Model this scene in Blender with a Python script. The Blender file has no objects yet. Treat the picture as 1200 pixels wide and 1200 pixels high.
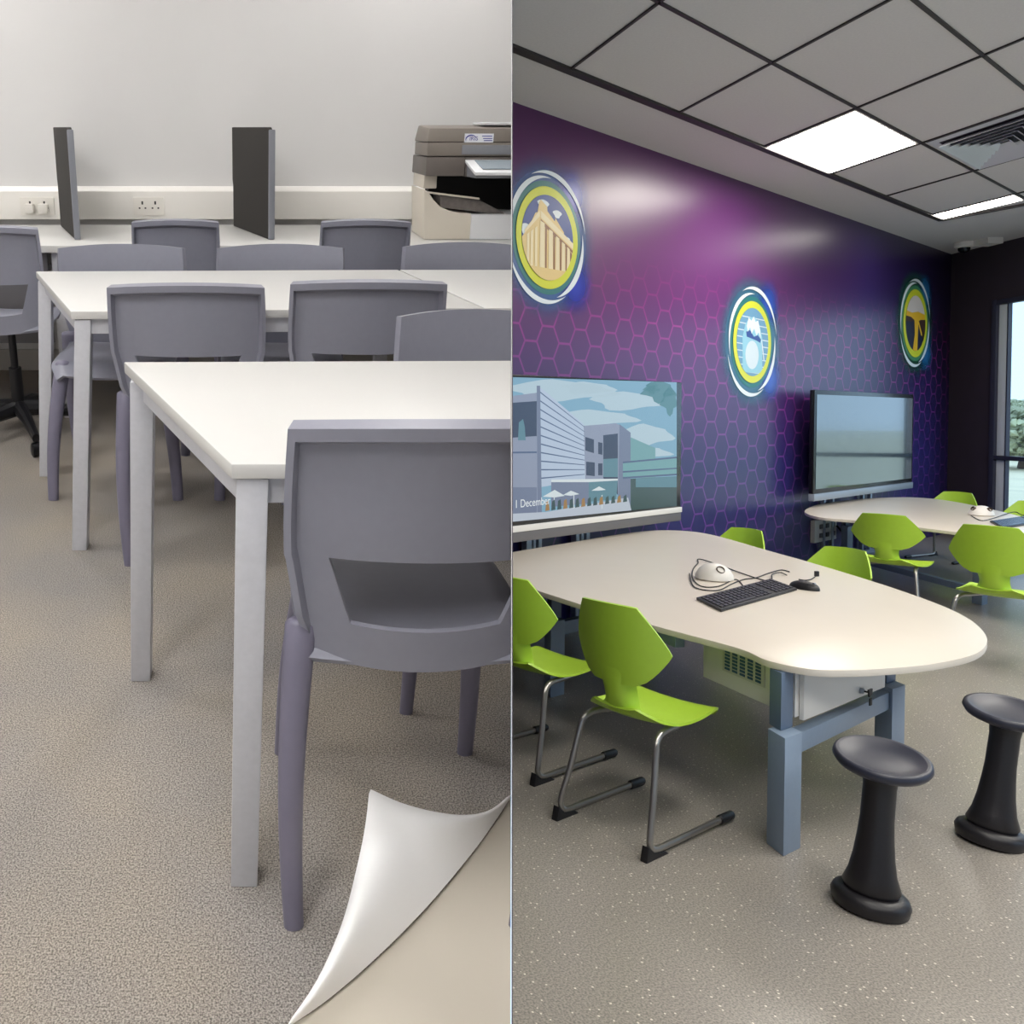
import bpy, bmesh, math, random
from mathutils import Vector, Matrix
random.seed(7)
V = Vector
F, PX, PY = 1000.0, 300.0, 515.0
HR, HL = 1.687, 1.18                      # eye height over the vinyl floor / over the carpet
pR = math.atan((PY-491)/F); pL = math.atan((PY-150)/F)
RR = Matrix.Rotation(-pR, 4, 'X'); RL = Matrix.Rotation(-pL, 4, 'X')    # camera axes in each room
WR = Matrix.Identity(4)
WL = Matrix.Translation((0,0,HR)) @ RR @ RL.inverted() @ Matrix.Translation((0,0,-HL))
ROOM = {'L': WL, 'R': WR}
def ray(room, px, py):
    R, h = (RL, HL) if room == 'L' else (RR, HR)
    return V((0,0,h)), (R.to_3x3() @ V(((px-PX)/F, 1, -(py-PY)/F)))
def at(room, px, py, z=0.0):
    o, d = ray(room, px, py); return o + d*((z-o.z)/d.z)
def hit(room, px, py, p, n):
    o, d = ray(room, px, py); return o + d*((V(p)-o).dot(n)/d.dot(n))
def pix(room, X):
    R, h = (RL, HL) if room == 'L' else (RR, HR)
    c = R.to_3x3().transposed() @ (V(X)-V((0,0,h))); return PX+F*c.x/c.y, PY-F*c.z/c.y
def height_at(room, X, py):               # height above ground point X seen at image row py
    a, b = -1.0, 4.0
    for _ in range(50):
        m = (a+b)/2
        if pix(room, (X.x, X.y, m))[1] > py: a = m
        else: b = m
    return (a+b)/2
L = lambda px, py, z=0.0: at('L', px, py, z)
R_ = lambda px, py, z=0.0: at('R', px, py, z)

# ------------------------------------------------------------------ materials
def lin(c): return tuple(((x/255)/12.92 if x/255 <= .04045 else ((x/255+.055)/1.055)**2.4) for x in c)+(1,)
def mat(name, col, rough=.5, metal=0, noise=0, scale=40, bump=0, emit=0, spec=.5, coat=0):
    m = bpy.data.materials.new(name); m.use_nodes = True; nt = m.node_tree; b = nt.nodes['Principled BSDF']
    b.inputs['Base Color'].default_value = lin(col); b.inputs['Roughness'].default_value = rough
    b.inputs['Metallic'].default_value = metal; b.inputs['Specular IOR Level'].default_value = spec
    b.inputs['Coat Weight'].default_value = coat
    if emit:
        b.inputs['Emission Color'].default_value = lin(col); b.inputs['Emission Strength'].default_value = emit
    n = nt.nodes.new('ShaderNodeTexNoise'); n.inputs['Scale'].default_value = scale; n.inputs['Detail'].default_value = 4
    tc = nt.nodes.new('ShaderNodeTexCoord'); nt.links.new(tc.outputs['Object'], n.inputs['Vector'])
    if noise:
        mx = nt.nodes.new('ShaderNodeMix'); mx.data_type = 'RGBA'
        c = lin(col)
        mx.inputs[6].default_value = tuple(max(0, x*(1-noise)) for x in c[:3])+(1,)
        mx.inputs[7].default_value = tuple(min(1, x*(1+noise)) for x in c[:3])+(1,)
        rp = nt.nodes.new('ShaderNodeMapRange'); rp.inputs[1].default_value = .3; rp.inputs[2].default_value = .7
        nt.links.new(n.outputs['Fac'], rp.inputs[0]); nt.links.new(rp.outputs[0], mx.inputs[0]); nt.links.new(mx.outputs[2], b.inputs['Base Color'])
    if bump:
        bp = nt.nodes.new('ShaderNodeBump'); bp.inputs['Strength'].default_value = bump; bp.inputs['Distance'].default_value = .01
        nt.links.new(n.outputs['Fac'], bp.inputs['Height']); nt.links.new(bp.outputs[0], b.inputs['Normal'])
    return m
M = {}
def mm(k, *a, **kw): M[k] = mat(k, *a, **kw)
mm('white_laminate', (205,204,201), .35, noise=.01, scale=6)
mm('laminate_edge', (205,203,198), .4)
mm('steel_silver', (200,201,207), .42, noise=.03, scale=90)
mm('chair_shell', (138,139,152), .38, noise=.02, scale=60)
mm('chair_leg', (118,115,134), .4, noise=.02, scale=60)
mm('wall_paint', (216,215,214), .8, noise=.012, scale=3)
mm('trunking_white', (232,229,223), .4, noise=.01, scale=4)
mm('socket_white', (226,222,214), .35)
mm('slot_dark', (40,38,38), .5)
mm('felt_charcoal', (46,43,40), .95, noise=.22, scale=420, bump=.2)
mm('felt_edge', (128,130,138), .6)
mm('panel_grey', (104,102,104), .6)
mm('skirting', (180,176,170), .6)
mm('black_plastic', (20,20,24), .38)
mm('black_cable', (16,16,18), .5)
mm('printer_taupe', (128,120,112), .5)
mm('printer_dark_taupe', (104,97,92), .5)
mm('printer_grey', (132,134,140), .45)
mm('printer_cream', (214,206,192), .45)
mm('printer_white', (228,229,231), .4)
mm('printer_cavity', (26,24,26), .6)
mm('paper_tray', (112,106,102), .5, noise=.15, scale=60)
mm('paper', (240,239,238), .5)
mm('screen_glass_grey', (150,160,168), .15)
mm('label_white', (236,238,244), .4)
mm('label_blue', (48,58,150), .4)
mm('curl_paper', (255,255,255), .45)
mm('underlay', (206,198,184), .5, noise=.02, scale=3)
mm('ceiling_white', (226,222,216), .8, noise=.015, scale=14)
mm('ceiling_tile', (214,210,208), .85, noise=.03, scale=60)
mm('grid_dark', (46,40,40), .5)
mm('lamp_frame', (170,165,160), .5)
mm('lamp_right', (255,250,240), .5, emit=19.0)
mm('lamp_left', (255,253,251), .5, emit=20.5)
mm('vent_metal', (206,209,216), .4)
mm('vent_dark', (30,28,36), .6)
mm('dark_wall', (60,52,62), .55, noise=.05, scale=5)
mm('window_dark', (60,62,80), .4)
mm('window_reveal', (228,236,244), .4)
mm('green_plastic', (172,210,62), .36, noise=.02, scale=30)
mm('chrome_tube', (165,162,158), .3, metal=.85)
mm('rubber_black', (22,22,26), .5)
mm('leg_bluegrey', (138,156,178), .42, noise=.02, scale=50)
mm('leg_dark_bluegrey', (104,122,146), .45)
mm('beige_laminate', (220,211,198), .32, noise=.01, scale=5)
mm('beige_edge', (222,216,208), .4)
mm('cabinet_white', (228,226,222), .45)
mm('vent_glass', (60,90,130), .4)
mm('stool_black', (30,28,32), .42, noise=.1, scale=200, bump=.05)
mm('stool_seat', (44,46,60), .38, noise=.08, scale=300, bump=.05)
mm('tv_black', (14,14,18), .25)
mm('tv_silver', (150,158,170), .35, metal=.3)
mm('tv_column', (170,180,196), .35, metal=.3)
mm('device_white', (232,228,222), .35)
mm('lens_brown', (86,72,62), .3)
mm('keyboard_black', (30,30,34), .45)
mm('keycap', (52,52,58), .4)
mm('keycap_bluelit', (96,120,150), .35)  # blue light on the far keyboard, put into the key colour
mm('partition_white', (190,188,186), .7)
mm('sand_ground', (226,214,184), .9, noise=.12, scale=.6)
mm('tree_leaf', (176,180,150), .8, noise=.4, scale=2)
mm('tree_trunk', (90,76,62), .9, noise=.2, scale=6)
# printed colours
for k, c in dict(p_yellow=(218,222,48), p_yellow2=(236,206,96), p_white=(232,240,246), p_teal=(40,120,120), p_green=(70,140,100), p_blue=(40,60,150),
                 p_sky=(40,72,150), p_stone=(238,208,140), p_stone2=(250,232,190), p_stone_dark=(150,100,60), p_ice=(150,205,226), p_ice2=(110,160,196), p_ice3=(214,228,238),
                 p_navy=(28,34,62), p_sunset=(244,190,40), p_cloud=(226,214,210), p_brown=(70,44,34), p_pink=(226,190,190)).items():
    mm(k, c, .38)
def semi(k, c, s):                          # lit screen picture
    mm(k, c, .25, emit=s)
    M[k].node_tree.nodes['Principled BSDF'].inputs['Base Color'].default_value = (.02,.02,.02,1)
for k, c in dict(s_sky=(132,178,204), s_cloud=(188,212,224), s_clad=(190,206,228), s_line=(84,104,140), s_wall=(150,160,184), s_wall2=(120,132,160), s_dark=(52,66,96),
                 s_glass=(96,140,156), s_bridge=(120,170,176), s_ground=(196,206,220), s_tree=(58,84,88), s_umb=(226,236,240), s_orange=(168,130,80), s_white=(240,246,250), s_leaf=(86,140,150)).items():
    semi(k, c, .75)

def carpet():
    m = mat('carpet', (150,146,140), .95); nt = m.node_tree; b = nt.nodes['Principled BSDF']; b.inputs['Specular IOR Level'].default_value = .1
    tc = nt.nodes.new('ShaderNodeTexCoord')
    def nz(s, d):
        n = nt.nodes.new('ShaderNodeTexNoise'); n.inputs['Scale'].default_value = s; n.inputs['Detail'].default_value = d; nt.links.new(tc.outputs['Object'], n.inputs['Vector']); return n
    a, c = nz(340, 8), nz(2.2, 3)
    r = nt.nodes.new('ShaderNodeValToRGB'); r.color_ramp.elements[0].position = .36; r.color_ramp.elements[0].color = lin((112,109,106)); r.color_ramp.elements[1].position = .64; r.color_ramp.elements[1].color = lin((194,190,184))
    nt.links.new(a.outputs['Fac'], r.inputs[0])
    r2 = nt.nodes.new('ShaderNodeValToRGB'); r2.color_ramp.elements[0].position = .35; r2.color_ramp.elements[0].color = lin((228,226,228)); r2.color_ramp.elements[1].position = .65; r2.color_ramp.elements[1].color = lin((248,240,230))
    nt.links.new(c.outputs['Fac'], r2.inputs[0])
    mx = nt.nodes.new('ShaderNodeMix'); mx.data_type = 'RGBA'; mx.blend_type = 'MULTIPLY'; mx.inputs[0].default_value = 1
    nt.links.new(r.outputs[0], mx.inputs[6]); nt.links.new(r2.outputs[0], mx.inputs[7]); nt.links.new(mx.outputs[2], b.inputs['Base Color'])
    bp = nt.nodes.new('ShaderNodeBump'); bp.inputs['Strength'].default_value = .5; bp.inputs['Distance'].default_value = .004
    nt.links.new(a.outputs['Fac'], bp.inputs['Height']); nt.links.new(bp.outputs[0], b.inputs['Normal']); return m
M['carpet'] = carpet()
def vinyl():
    m = mat('vinyl', (150,142,130), .3); nt = m.node_tree; b = nt.nodes['Principled BSDF']
    tc = nt.nodes.new('ShaderNodeTexCoord')
    n = nt.nodes.new('ShaderNodeTexNoise'); n.inputs['Scale'].default_value = 150; n.inputs['Detail'].default_value = 3; nt.links.new(tc.outputs['Object'], n.inputs['Vector'])
    r = nt.nodes.new('ShaderNodeValToRGB'); r.color_ramp.elements[0].position = .35; r.color_ramp.elements[0].color = lin((118,114,110)); r.color_ramp.elements[1].position = .6; r.color_ramp.elements[1].color = lin((164,157,148))
    nt.links.new(n.outputs['Fac'], r.inputs[0])
    v = nt.nodes.new('ShaderNodeTexVoronoi'); v.inputs['Scale'].default_value = 36; v.inputs['Randomness'].default_value = 1; nt.links.new(tc.outputs['Object'], v.inputs['Vector'])
    lt = nt.nodes.new('ShaderNodeMath'); lt.operation = 'LESS_THAN'; lt.inputs[1].default_value = .13; nt.links.new(v.outputs['Distance'], lt.inputs[0])
    mx = nt.nodes.new('ShaderNodeMix'); mx.data_type = 'RGBA'; mx.inputs[7].default_value = lin((226,220,208)); nt.links.new(lt.outputs[0], mx.inputs[0]); nt.links.new(r.outputs[0], mx.inputs[6])
    nt.links.new(mx.outputs[2], b.inputs['Base Color'])
    b.inputs['Roughness'].default_value = .3; return m
M['vinyl'] = vinyl()

def purple():                               # printed wallpaper: gradient and honeycomb lines; local x runs from the corner along the wall, z up
    m = mat('purple_mural', (90,40,90), .26); nt = m.node_tree; b = nt.nodes['Principled BSDF']; b.inputs['Roughness'].default_value = .33
    N = nt.nodes.new; LK = nt.links.new
    tc = N('ShaderNodeTexCoord'); sp = N('ShaderNodeSeparateXYZ'); LK(tc.outputs['Object'], sp.inputs[0])
    def mth(op, a, c=None, d=None):
        n = N('ShaderNodeMath'); n.operation = op
        for i, q in enumerate((a, c, d)):
            if q is None: continue
            if isinstance(q, (int, float)): n.inputs[i].default_value = q
            else: LK(q, n.inputs[i])
        return n.outputs[0]
    X, Z = sp.outputs[0], sp.outputs[2]
    S = 1/HEXH
    hx, hy = mth('MULTIPLY', Z, S), mth('MULTIPLY', X, S*HEXK)
    q = 1.7320508
    def cell(ox, oy):
        ax = mth('SUBTRACT', mth('FLOORED_MODULO', mth('ADD', hx, ox), 1.0), .5)
        ay = mth('SUBTRACT', mth('FLOORED_MODULO', mth('ADD', hy, oy), q), q/2)
        return ax, ay
    ax, ay = cell(0, 0); bx, by = cell(.5, q/2)
    def hd(x, y):
        x = mth('ABSOLUTE', x); y = mth('ABSOLUTE', y)
        return mth('MAXIMUM', x, mth('ADD', mth('MULTIPLY', x, .5), mth('MULTIPLY', y, .8660254)))
    d = mth('MINIMUM', hd(ax, ay), hd(bx, by))
    line = N('ShaderNodeMapRange'); LK(d, line.inputs[0]); line.inputs[1].default_value = .455; line.inputs[2].default_value = .475
    # gradient
    g = N('ShaderNodeValToRGB'); u = N('ShaderNodeMapRange'); LK(X, u.inputs[0]); u.inputs[1].default_value = 0; u.inputs[2].default_value = WALL_LEN
    LK(u.outputs[0], g.inputs[0]); cr = g.color_ramp
    cr.elements.remove(cr.elements[1]); cr.elements[0].position = 0; cr.elements[0].color = lin((28,22,52))
    for p, c in ((.12,(38,28,74)), (.3,(52,36,98)), (.55,(98,44,110)), (.8,(112,50,116)), (1,(96,38,100))):
        e = cr.elements.new(p); e.color = lin(c)
    low = N('ShaderNodeRGB'); low.outputs[0].default_value = lin((44,40,100))
    v = N('ShaderNodeMapRange'); LK(Z, v.inputs[0]); v.inputs[1].default_value = 1.2; v.inputs[2].default_value = 2.9; v.inputs[3].default_value = 1; v.inputs[4].default_value = 0
    mx = N('ShaderNodeMix'); mx.data_type = 'RGBA'; LK(v.outputs[0], mx.inputs[0]); LK(g.outputs[0], mx.inputs[6]); LK(low.outputs[0], mx.inputs[7])
    top = N('ShaderNodeMapRange'); LK(Z, top.inputs[0]); top.inputs[1].default_value = 3.2; top.inputs[2].default_value = 4.1; top.inputs[3].default_value = 0; top.inputs[4].default_value = .45
    mt = N('ShaderNodeMix'); mt.data_type = 'RGBA'; LK(top.outputs[0], mt.inputs[0]); LK(mx.outputs[2], mt.inputs[6]); mt.inputs[7].default_value = lin((40,16,50))
    # line strength fades out towards the top of the wall
    fd = N('ShaderNodeMapRange'); LK(mth('SUBTRACT', Z, mth('MULTIPLY', X, -.02)), fd.inputs[0]); fd.inputs[1].default_value = 2.7; fd.inputs[2].default_value = 3.3; fd.inputs[3].default_value = .75; fd.inputs[4].default_value = .0
    lc = N('ShaderNodeMix'); lc.data_type = 'RGBA'; LK(v.outputs[0], lc.inputs[0]); lc.inputs[6].default_value = lin((168,48,140)); lc.inputs[7].default_value = lin((112,62,150))
    ln = N('ShaderNodeMix'); ln.data_type = 'RGBA'; LK(mth('MULTIPLY', line.outputs[0], fd.outputs[0]), ln.inputs[0]); LK(mt.outputs[2], ln.inputs[6]); LK(lc.outputs[2], ln.inputs[7])
    LK(ln.outputs[2], b.inputs['Base Color']); return m

# ------------------------------------------------------------------ mesh helpers
class MB:
    def __init__(s): s.v = []; s.f = []; s.m = []; s.cur = 0
    def add(s, vs, fs):
        b = len(s.v); s.v += [V(p) for p in vs]; s.f += [[b+i for i in f] for f in fs]; s.m += [s.cur]*len(fs); return s
    def box(s, lo, hi, rot=None, c=None):
        x0,y0,z0 = lo; x1,y1,z1 = hi
        vs = [V(p) for p in ((x0,y0,z0),(x1,y0,z0),(x1,y1,z0),(x0,y1,z0),(x0,y0,z1),(x1,y0,z1),(x1,y1,z1),(x0,y1,z1))]
        if rot is not None: vs = [rot @ p for p in vs]
        if c is not None: vs = [p+V(c) for p in vs]
        return s.add(vs, [(3,2,1,0),(4,5,6,7),(0,1,5,4),(1,2,6,5),(2,3,7,6),(3,0,4,7)])
    def prism(s, poly, off):                # poly: list of 3-D points, off: extrusion vector
        n = len(poly); off = V(off); vs = [V(p) for p in poly]+[V(p)+off for p in poly]
        return s.add(vs, [list(range(n))[::-1], list(range(n,2*n))]+[(i,(i+1)%n,n+(i+1)%n,n+i) for i in range(n)])
    def loft(s, a, b):
        n = len(a); return s.add(list(a)+list(b), [list(range(n))[::-1], list(range(n,2*n))]+[(i,(i+1)%n,n+(i+1)%n,n+i) for i in range(n)])
    def tube(s, pts, rad, n=12, sq=None):   # rad number or list; sq=(ax,ay) oval scale
        pts = [V(p) for p in pts]; k = len(pts); rings = []; up = None
        for i, p in enumerate(pts):
            t = (pts[min(i+1,k-1)]-pts[max(i-1,0)]).normalized()
            if up is None: up = V((0,0,1)) if abs(t.z) < .9 else V((0,1,0))
            a = t.cross(up).normalized(); b = a.cross(t).normalized(); up = b
            r = rad[i] if isinstance(rad, (list,tuple)) else rad
            sx, sy = sq or (1,1)
            rings.append([p+a*(r*sx*math.cos(2*math.pi*j/n))+b*(r*sy*math.sin(2*math.pi*j/n)) for j in range(n)])
        vs = [q for r in rings for q in r]; fs = []
        for i in range(k-1):
            for j in range(n): fs.append((i*n+j, i*n+(j+1)%n, (i+1)*n+(j+1)%n, (i+1)*n+j))
        fs.append(list(range(n))[::-1]); fs.append([(k-1)*n+j for j in range(n)])
        return s.add(vs, fs)
    def lathe(s, prof, n=32, M4=None):
        vs = []; fs = []; k = len(prof)
        for r, z in prof:
            for j in range(n):
                a = 2*math.pi*j/n; p = V((r*math.cos(a), r*math.sin(a), z)); vs.append(M4 @ p if M4 else p)
        for i in range(k-1):
            for j in range(n): fs.append((i*n+j, i*n+(j+1)%n, (i+1)*n+(j+1)%n, (i+1)*n+j))
        if prof[0][0] > 1e-6: fs.append(list(range(n))[::-1])
        if prof[-1][0] > 1e-6: fs.append([(k-1)*n+j for j in range(n)])
        return s.add(vs, fs)
    def sheet(s, G, th, offs=None):         # grid of points -> thick sheet, None cells skipped; G[i][j] points, th thickness along normals
        R, C = len(G), len(G[0]); nr = [[None]*C for _ in range(R)]
        for i in range(R):
            for j in range(C):
                du = G[i][min(j+1,C-1)]-G[i][max(j-1,0)]; dv = G[min(i+1,R-1)][j]-G[max(i-1,0)][j]
                nr[i][j] = du.cross(dv).normalized() if du.cross(dv).length > 1e-12 else V((0,0,1))
        b = len(s.v); s.v += [G[i][j].copy() for i in range(R) for j in range(C)]
        for i in range(R):
            for j in range(C):
                t = th if offs is None else offs[i][j]
                s.v.append(G[i][j]-nr[i][j]*t)
        K = R*C; cells = {(i,j) for i in range(R-1) for j in range(C-1) if not (s.skip and s.skip(i,j))}
        id_ = lambda i,j,l: b+l*K+i*C+j
        for i,j in cells:
            s.f.append([id_(i,j,0),id_(i,j+1,0),id_(i+1,j+1,0),id_(i+1,j,0)]); s.m.append(s.cur)
            s.f.append([id_(i+1,j,1),id_(i+1,j+1,1),id_(i,j+1,1),id_(i,j,1)]); s.m.append(s.cur)
            for (di,dj,e0,e1) in ((-1,0,(i,j),(i,j+1)),(1,0,(i+1,j+1),(i+1,j)),(0,-1,(i+1,j),(i,j)),(0,1,(i,j+1),(i+1,j+1))):
                if (i+di,j+dj) not in cells:
                    s.f.append([id_(*e1,0),id_(*e0,0),id_(*e0,1),id_(*e1,1)]); s.m.append(s.cur)
        return s
    skip = None
C = bpy.context.scene.collection
room_of = {}
def Wm(o):
    m = o.matrix_basis.copy()
    while o.parent: o = o.parent; m = o.matrix_basis @ m
    return m
def tag(o, label=None, cat=None, group=None, kind=None):
    for k, v in (('label',label),('category',cat),('group',group),('kind',kind)):
        if v: o[k] = v
    return o
def thing(name, label, cat, room, loc, rz=0, group=None, sc=(1,1,1)):
    o = bpy.data.objects.new(name, None); C.objects.link(o)
    o.matrix_basis = ROOM[room] @ Matrix.Translation(loc) @ Matrix.Rotation(rz, 4, 'Z') @ Matrix.Diagonal((*sc,1))
    room_of[o.name] = room; return tag(o, label, cat, group)
def put(name, mb, mats, parent=None, room=None, bevel=0, smooth=None, loc=None, label=None, local=False, seg=2):
    """mesh from room coordinates (local=True: the parent's own coordinates)"""
    me = bpy.data.meshes.new(name); o = bpy.data.objects.new(name, me); C.objects.link(o)
    vs = mb.v
    if parent is not None:
        o.parent = parent
        if not local: T = Wm(parent).inverted() @ ROOM[room]; vs = [T @ p for p in vs]
    else:
        if loc is None:
            loc = V(((min(p.x for p in vs)+max(p.x for p in vs))/2, (min(p.y for p in vs)+max(p.y for p in vs))/2, min(p.z for p in vs)))
        o.matrix_basis = ROOM[room] @ Matrix.Translation(loc); vs = [p-V(loc) for p in vs]; room_of[o.name] = room
    me.from_pydata([tuple(p) for p in vs], [], mb.f)
    if not isinstance(mats, (list,tuple)): mats = [mats]
    for k in mats: me.materials.append(M[k])
    for p, i in zip(me.polygons, mb.m): p.material_index = i
    bm = bmesh.new(); bm.from_mesh(me)
    bmesh.ops.recalc_face_normals(bm, faces=bm.faces)
    if bevel:
        es = [e for e in bm.edges if len(e.link_faces) == 2 and e.calc_face_angle(0) > math.radians(35)]
        bmesh.ops.bevel(bm, geom=es, offset=bevel, offset_type='OFFSET', segments=seg, profile=.6, affect='EDGES', clamp_overlap=True)
    bm.to_mesh(me); bm.free()
    for p in me.polygons: p.use_smooth = True
    me.set_sharp_from_angle(angle=math.radians(smooth or 35))
    if label: o['label'] = label
    return o
def struct(name, mb, mats, room, **kw): return tag(put(name, mb, mats, None, room, **kw), kind='structure')
def single(name, mb, mats, room, label, cat, group=None, **kw): return tag(put(name, mb, mats, None, room, **kw), label, cat, group)
def copy_tree(o, parent=None):
    c = o.copy(); C.objects.link(c); c.parent = parent
    if parent is None: room_of[c.name] = room_of[o.name]
    for ch in list(o.children): copy_tree(ch, c)
    return c
def smoothline(P, n=6, closed=False):
    out = []; k = len(P); P = [V(p) for p in P]
    for i in range(k if closed else k-1):
        a,b,c,d = (P[(i-1)%k],P[i],P[(i+1)%k],P[(i+2)%k]) if closed else (P[max(i-1,0)],P[i],P[i+1],P[min(i+2,k-1)])
        for j in range(n):
            t = j/n; out.append(.5*((2*b)+(c-a)*t+(2*a-5*b+4*c-d)*t*t+(-a+3*b-3*c+d)*t**3))
    if not closed: out.append(P[-1])
    return out

# ================================================================== LEFT ROOM (local frame 'L')
YB = L(300,262,.74).y                        # back wall
XL = -3.4; XR = 6.0; CZ = 2.7
fold_px = [(322,1210),(380,1172),(440,1122),(500,1062),(552,1000),(585,955),(602,925)]
fold = smoothline([L(x,y,0) for x,y in fold_px], 5)
mb = MB(); Y0 = -1.4
poly = [V((XL,Y0,0)), V((fold[0].x-.02,Y0,0))]+fold+[V((fold[-1].x+.02,fold[-1].y+.02,0)), V((XR,fold[-1].y+.02,0)), V((XR,YB,0)), V((XL,YB,0))]
mb.prism(poly, (0,0,-.006)); struct('floor_carpet', mb, 'carpet', 'L')
mb = MB().box((fold[0].x-.3,Y0,-.05),(XR,fold[-1].y+.4,-.0062)); struct('floor_underlay', mb, 'underlay', 'L')
struct('wall_back', MB().box((XL-.1,YB,0),(XR,YB+.1,CZ)), 'wall_paint', 'L')
struct('wall_left', MB().box((XL-.1,Y0,0),(XL,YB,CZ)), 'wall_paint', 'L')
struct('wall_front', MB().box((XL-.1,Y0-.1,0),(2.0,Y0,CZ)), 'wall_paint', 'L')
struct('ceiling_classroom', MB().box((XL-.1,Y0-.1,CZ),(XR,YB+.1,CZ+.08)), 'ceiling_white', 'L')
struct('baseboard_back', MB().box((XL,YB-.015,0),(XR,YB,.11)), 'skirting', 'L', bevel=.004)
for i,(x,y) in enumerate(((-1.6,2.2),(.6,2.6),(-.42,.5),(-1.6,4.0),(.95,3.85),(-.9,-.55),(-1.9,1.0))):  # unseen panels; the two nearest the camera added to brighten the curled sheet
    t = thing('ceiling_light', 'rectangular white ceiling light panel placed unseen above the pale classroom', 'ceiling light', 'L', (x,y,CZ-.03), group='ceiling lights of the pale classroom')
    put('frame', MB().box((-.31,-.31,0),(.31,.31,.03)), 'lamp_frame', t, local=True, bevel=.004)
    put('diffuser', MB().box((-.285,-.285,-.006),(.285,.285,-.001)), 'lamp_left', t, local=True)
# dado trunking
zt0, zt1 = height_at('L', V((0,YB-.05,0)), 257), height_at('L', V((0,YB-.05,0)), 219)
mb = MB()
pr = [(0,zt0),(-.052,zt0),(-.052,zt1-.02),(-.03,zt1),(0,zt1)]
mb.prism([V((XL,YB+a,b)) for a,b in pr], (XR-XL,0,0)); struct('trim_1', mb, 'trunking_white', 'L', bevel=.004)
def plate(px0,py0,px1,py1,label,double):
    n = V((0,1,0)); P0 = V((0,YB-.052,0)); a = hit('L',px0,py1,P0,n); b = hit('L',px1,py0,P0,n)
    t = thing('wall_socket', label, 'socket', 'L', ((a.x+b.x)/2, YB-.052, a.z))
    put('face_plate', MB().box((a.x,YB-.062,a.z),(b.x,YB-.052,b.z)), 'socket_white', t, 'L', bevel=.002)
    w = b.x-a.x; h = b.z-a.z; mb = MB()
    for k in range(2 if double else 1):
        cx = a.x+w*((.3+.42*k) if double else .5)
        mb.box((cx-.004,YB-.0635,a.z+h*.6),(cx+.004,YB-.0618,a.z+h*.78))
        for s in (-1,1): mb.box((cx+s*.014-.004,YB-.0635,a.z+h*.36),(cx+s*.014+.004,YB-.0618,a.z+h*.44))
    put('slots', mb, 'slot_dark', t, 'L')
    return t, a, b
t, a, b = plate(25,231,63,252,'white twin socket with plugs pushed in, left end of trunking',True)
for k in range(2):
    c = V((a.x+(b.x-a.x)*(.3+.4*k), YB-.062, a.z+.03))
    pl = single('mains_plug', MB().box((c.x-.022,YB-.095,c.z-.02),(c.x+.022,YB-.0645,c.z+.025)), 'socket_white', 'L', ('left' if k==0 else 'right')+' white plug of the pair in the twin wall socket', 'plug', 'white plugs in the twin socket', bevel=.008)
plate(157,231,192,252,'white double wall socket on the trunking between the two screens',True)
# back worktop
dz = .74; yf = L(300,288,dz).y
t = thing('back_desk', 'long white worktop along the back wall carrying screens and printer', 'desk', 'L', (1.2,(YB+yf)/2,0))
xd0 = -2.6
put('worktop', MB().box((xd0,yf,dz-.028),(XR,YB-.056,dz)), 'white_laminate', t, 'L', bevel=.003)
xp = L(75,330,.55).x
put('modesty_panel', MB().box((xd0+.1,yf+.06,.33),(-.85,yf+.08,dz-.03)), 'panel_grey', t, 'L', label='dark grey modesty panel')
for x in (xd0+.05, -.83, 1.0, 2.2): put('leg', MB().box((x,yf+.05,0),(x+.045,yf+.095,dz-.028)), 'steel_silver', t, 'L', bevel=.003)
put('cable_rail', MB().box((xd0+.1,YB-.12,.42),(XR,YB-.10,.56)), 'steel_silver', t, 'L')
# desk screens
def desk_screen(pf, pn, label):
    a = L(*pf, dz); b = L(*pn, dz); b.x = max(b.x, a.x+.02); d = (b-a).normalized(); n = V((-d.y,d.x,0)); th = .022
    zt = height_at('L', b, 149)
    t = thing('desk_screen', label, 'desk screen', 'L', (a+b)/2, group='charcoal felt screens standing on the back worktop')
    def side(z, u): return a+(b-a)*u+V((0,0,z-dz))
    prof = [(dz+.001,.0),(dz+.001,.985),(zt-.02,.985),(zt,.93),(zt,-.02),(dz+(zt-dz)*.48,-.02),(dz+(zt-dz)*.42,.0)]
    put('felt_panel', MB().prism([side(z,u)-n*(-th/2) for z,u in prof], -n*th), 'felt_charcoal', t, 'L', bevel=.004)
    m2 = MB(); e = side(dz+.001,.985); m2.prism([e+n*(th/2+.002), e+d*.016+n*(th/2+.002), e+d*.016-n*(th/2+.002), e-n*(th/2+.002)], (0,0,zt-dz-.01))
    put('edge_trim', m2, 'felt_edge', t, 'L', bevel=.005, label='pale grey edge trim')
desk_screen((74,265),(91,281),'tall charcoal felt desk screen standing nearer the left corner of the worktop')
desk_screen((276,265),(318,281),'tall charcoal felt desk screen standing in the middle of the worktop')

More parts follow.
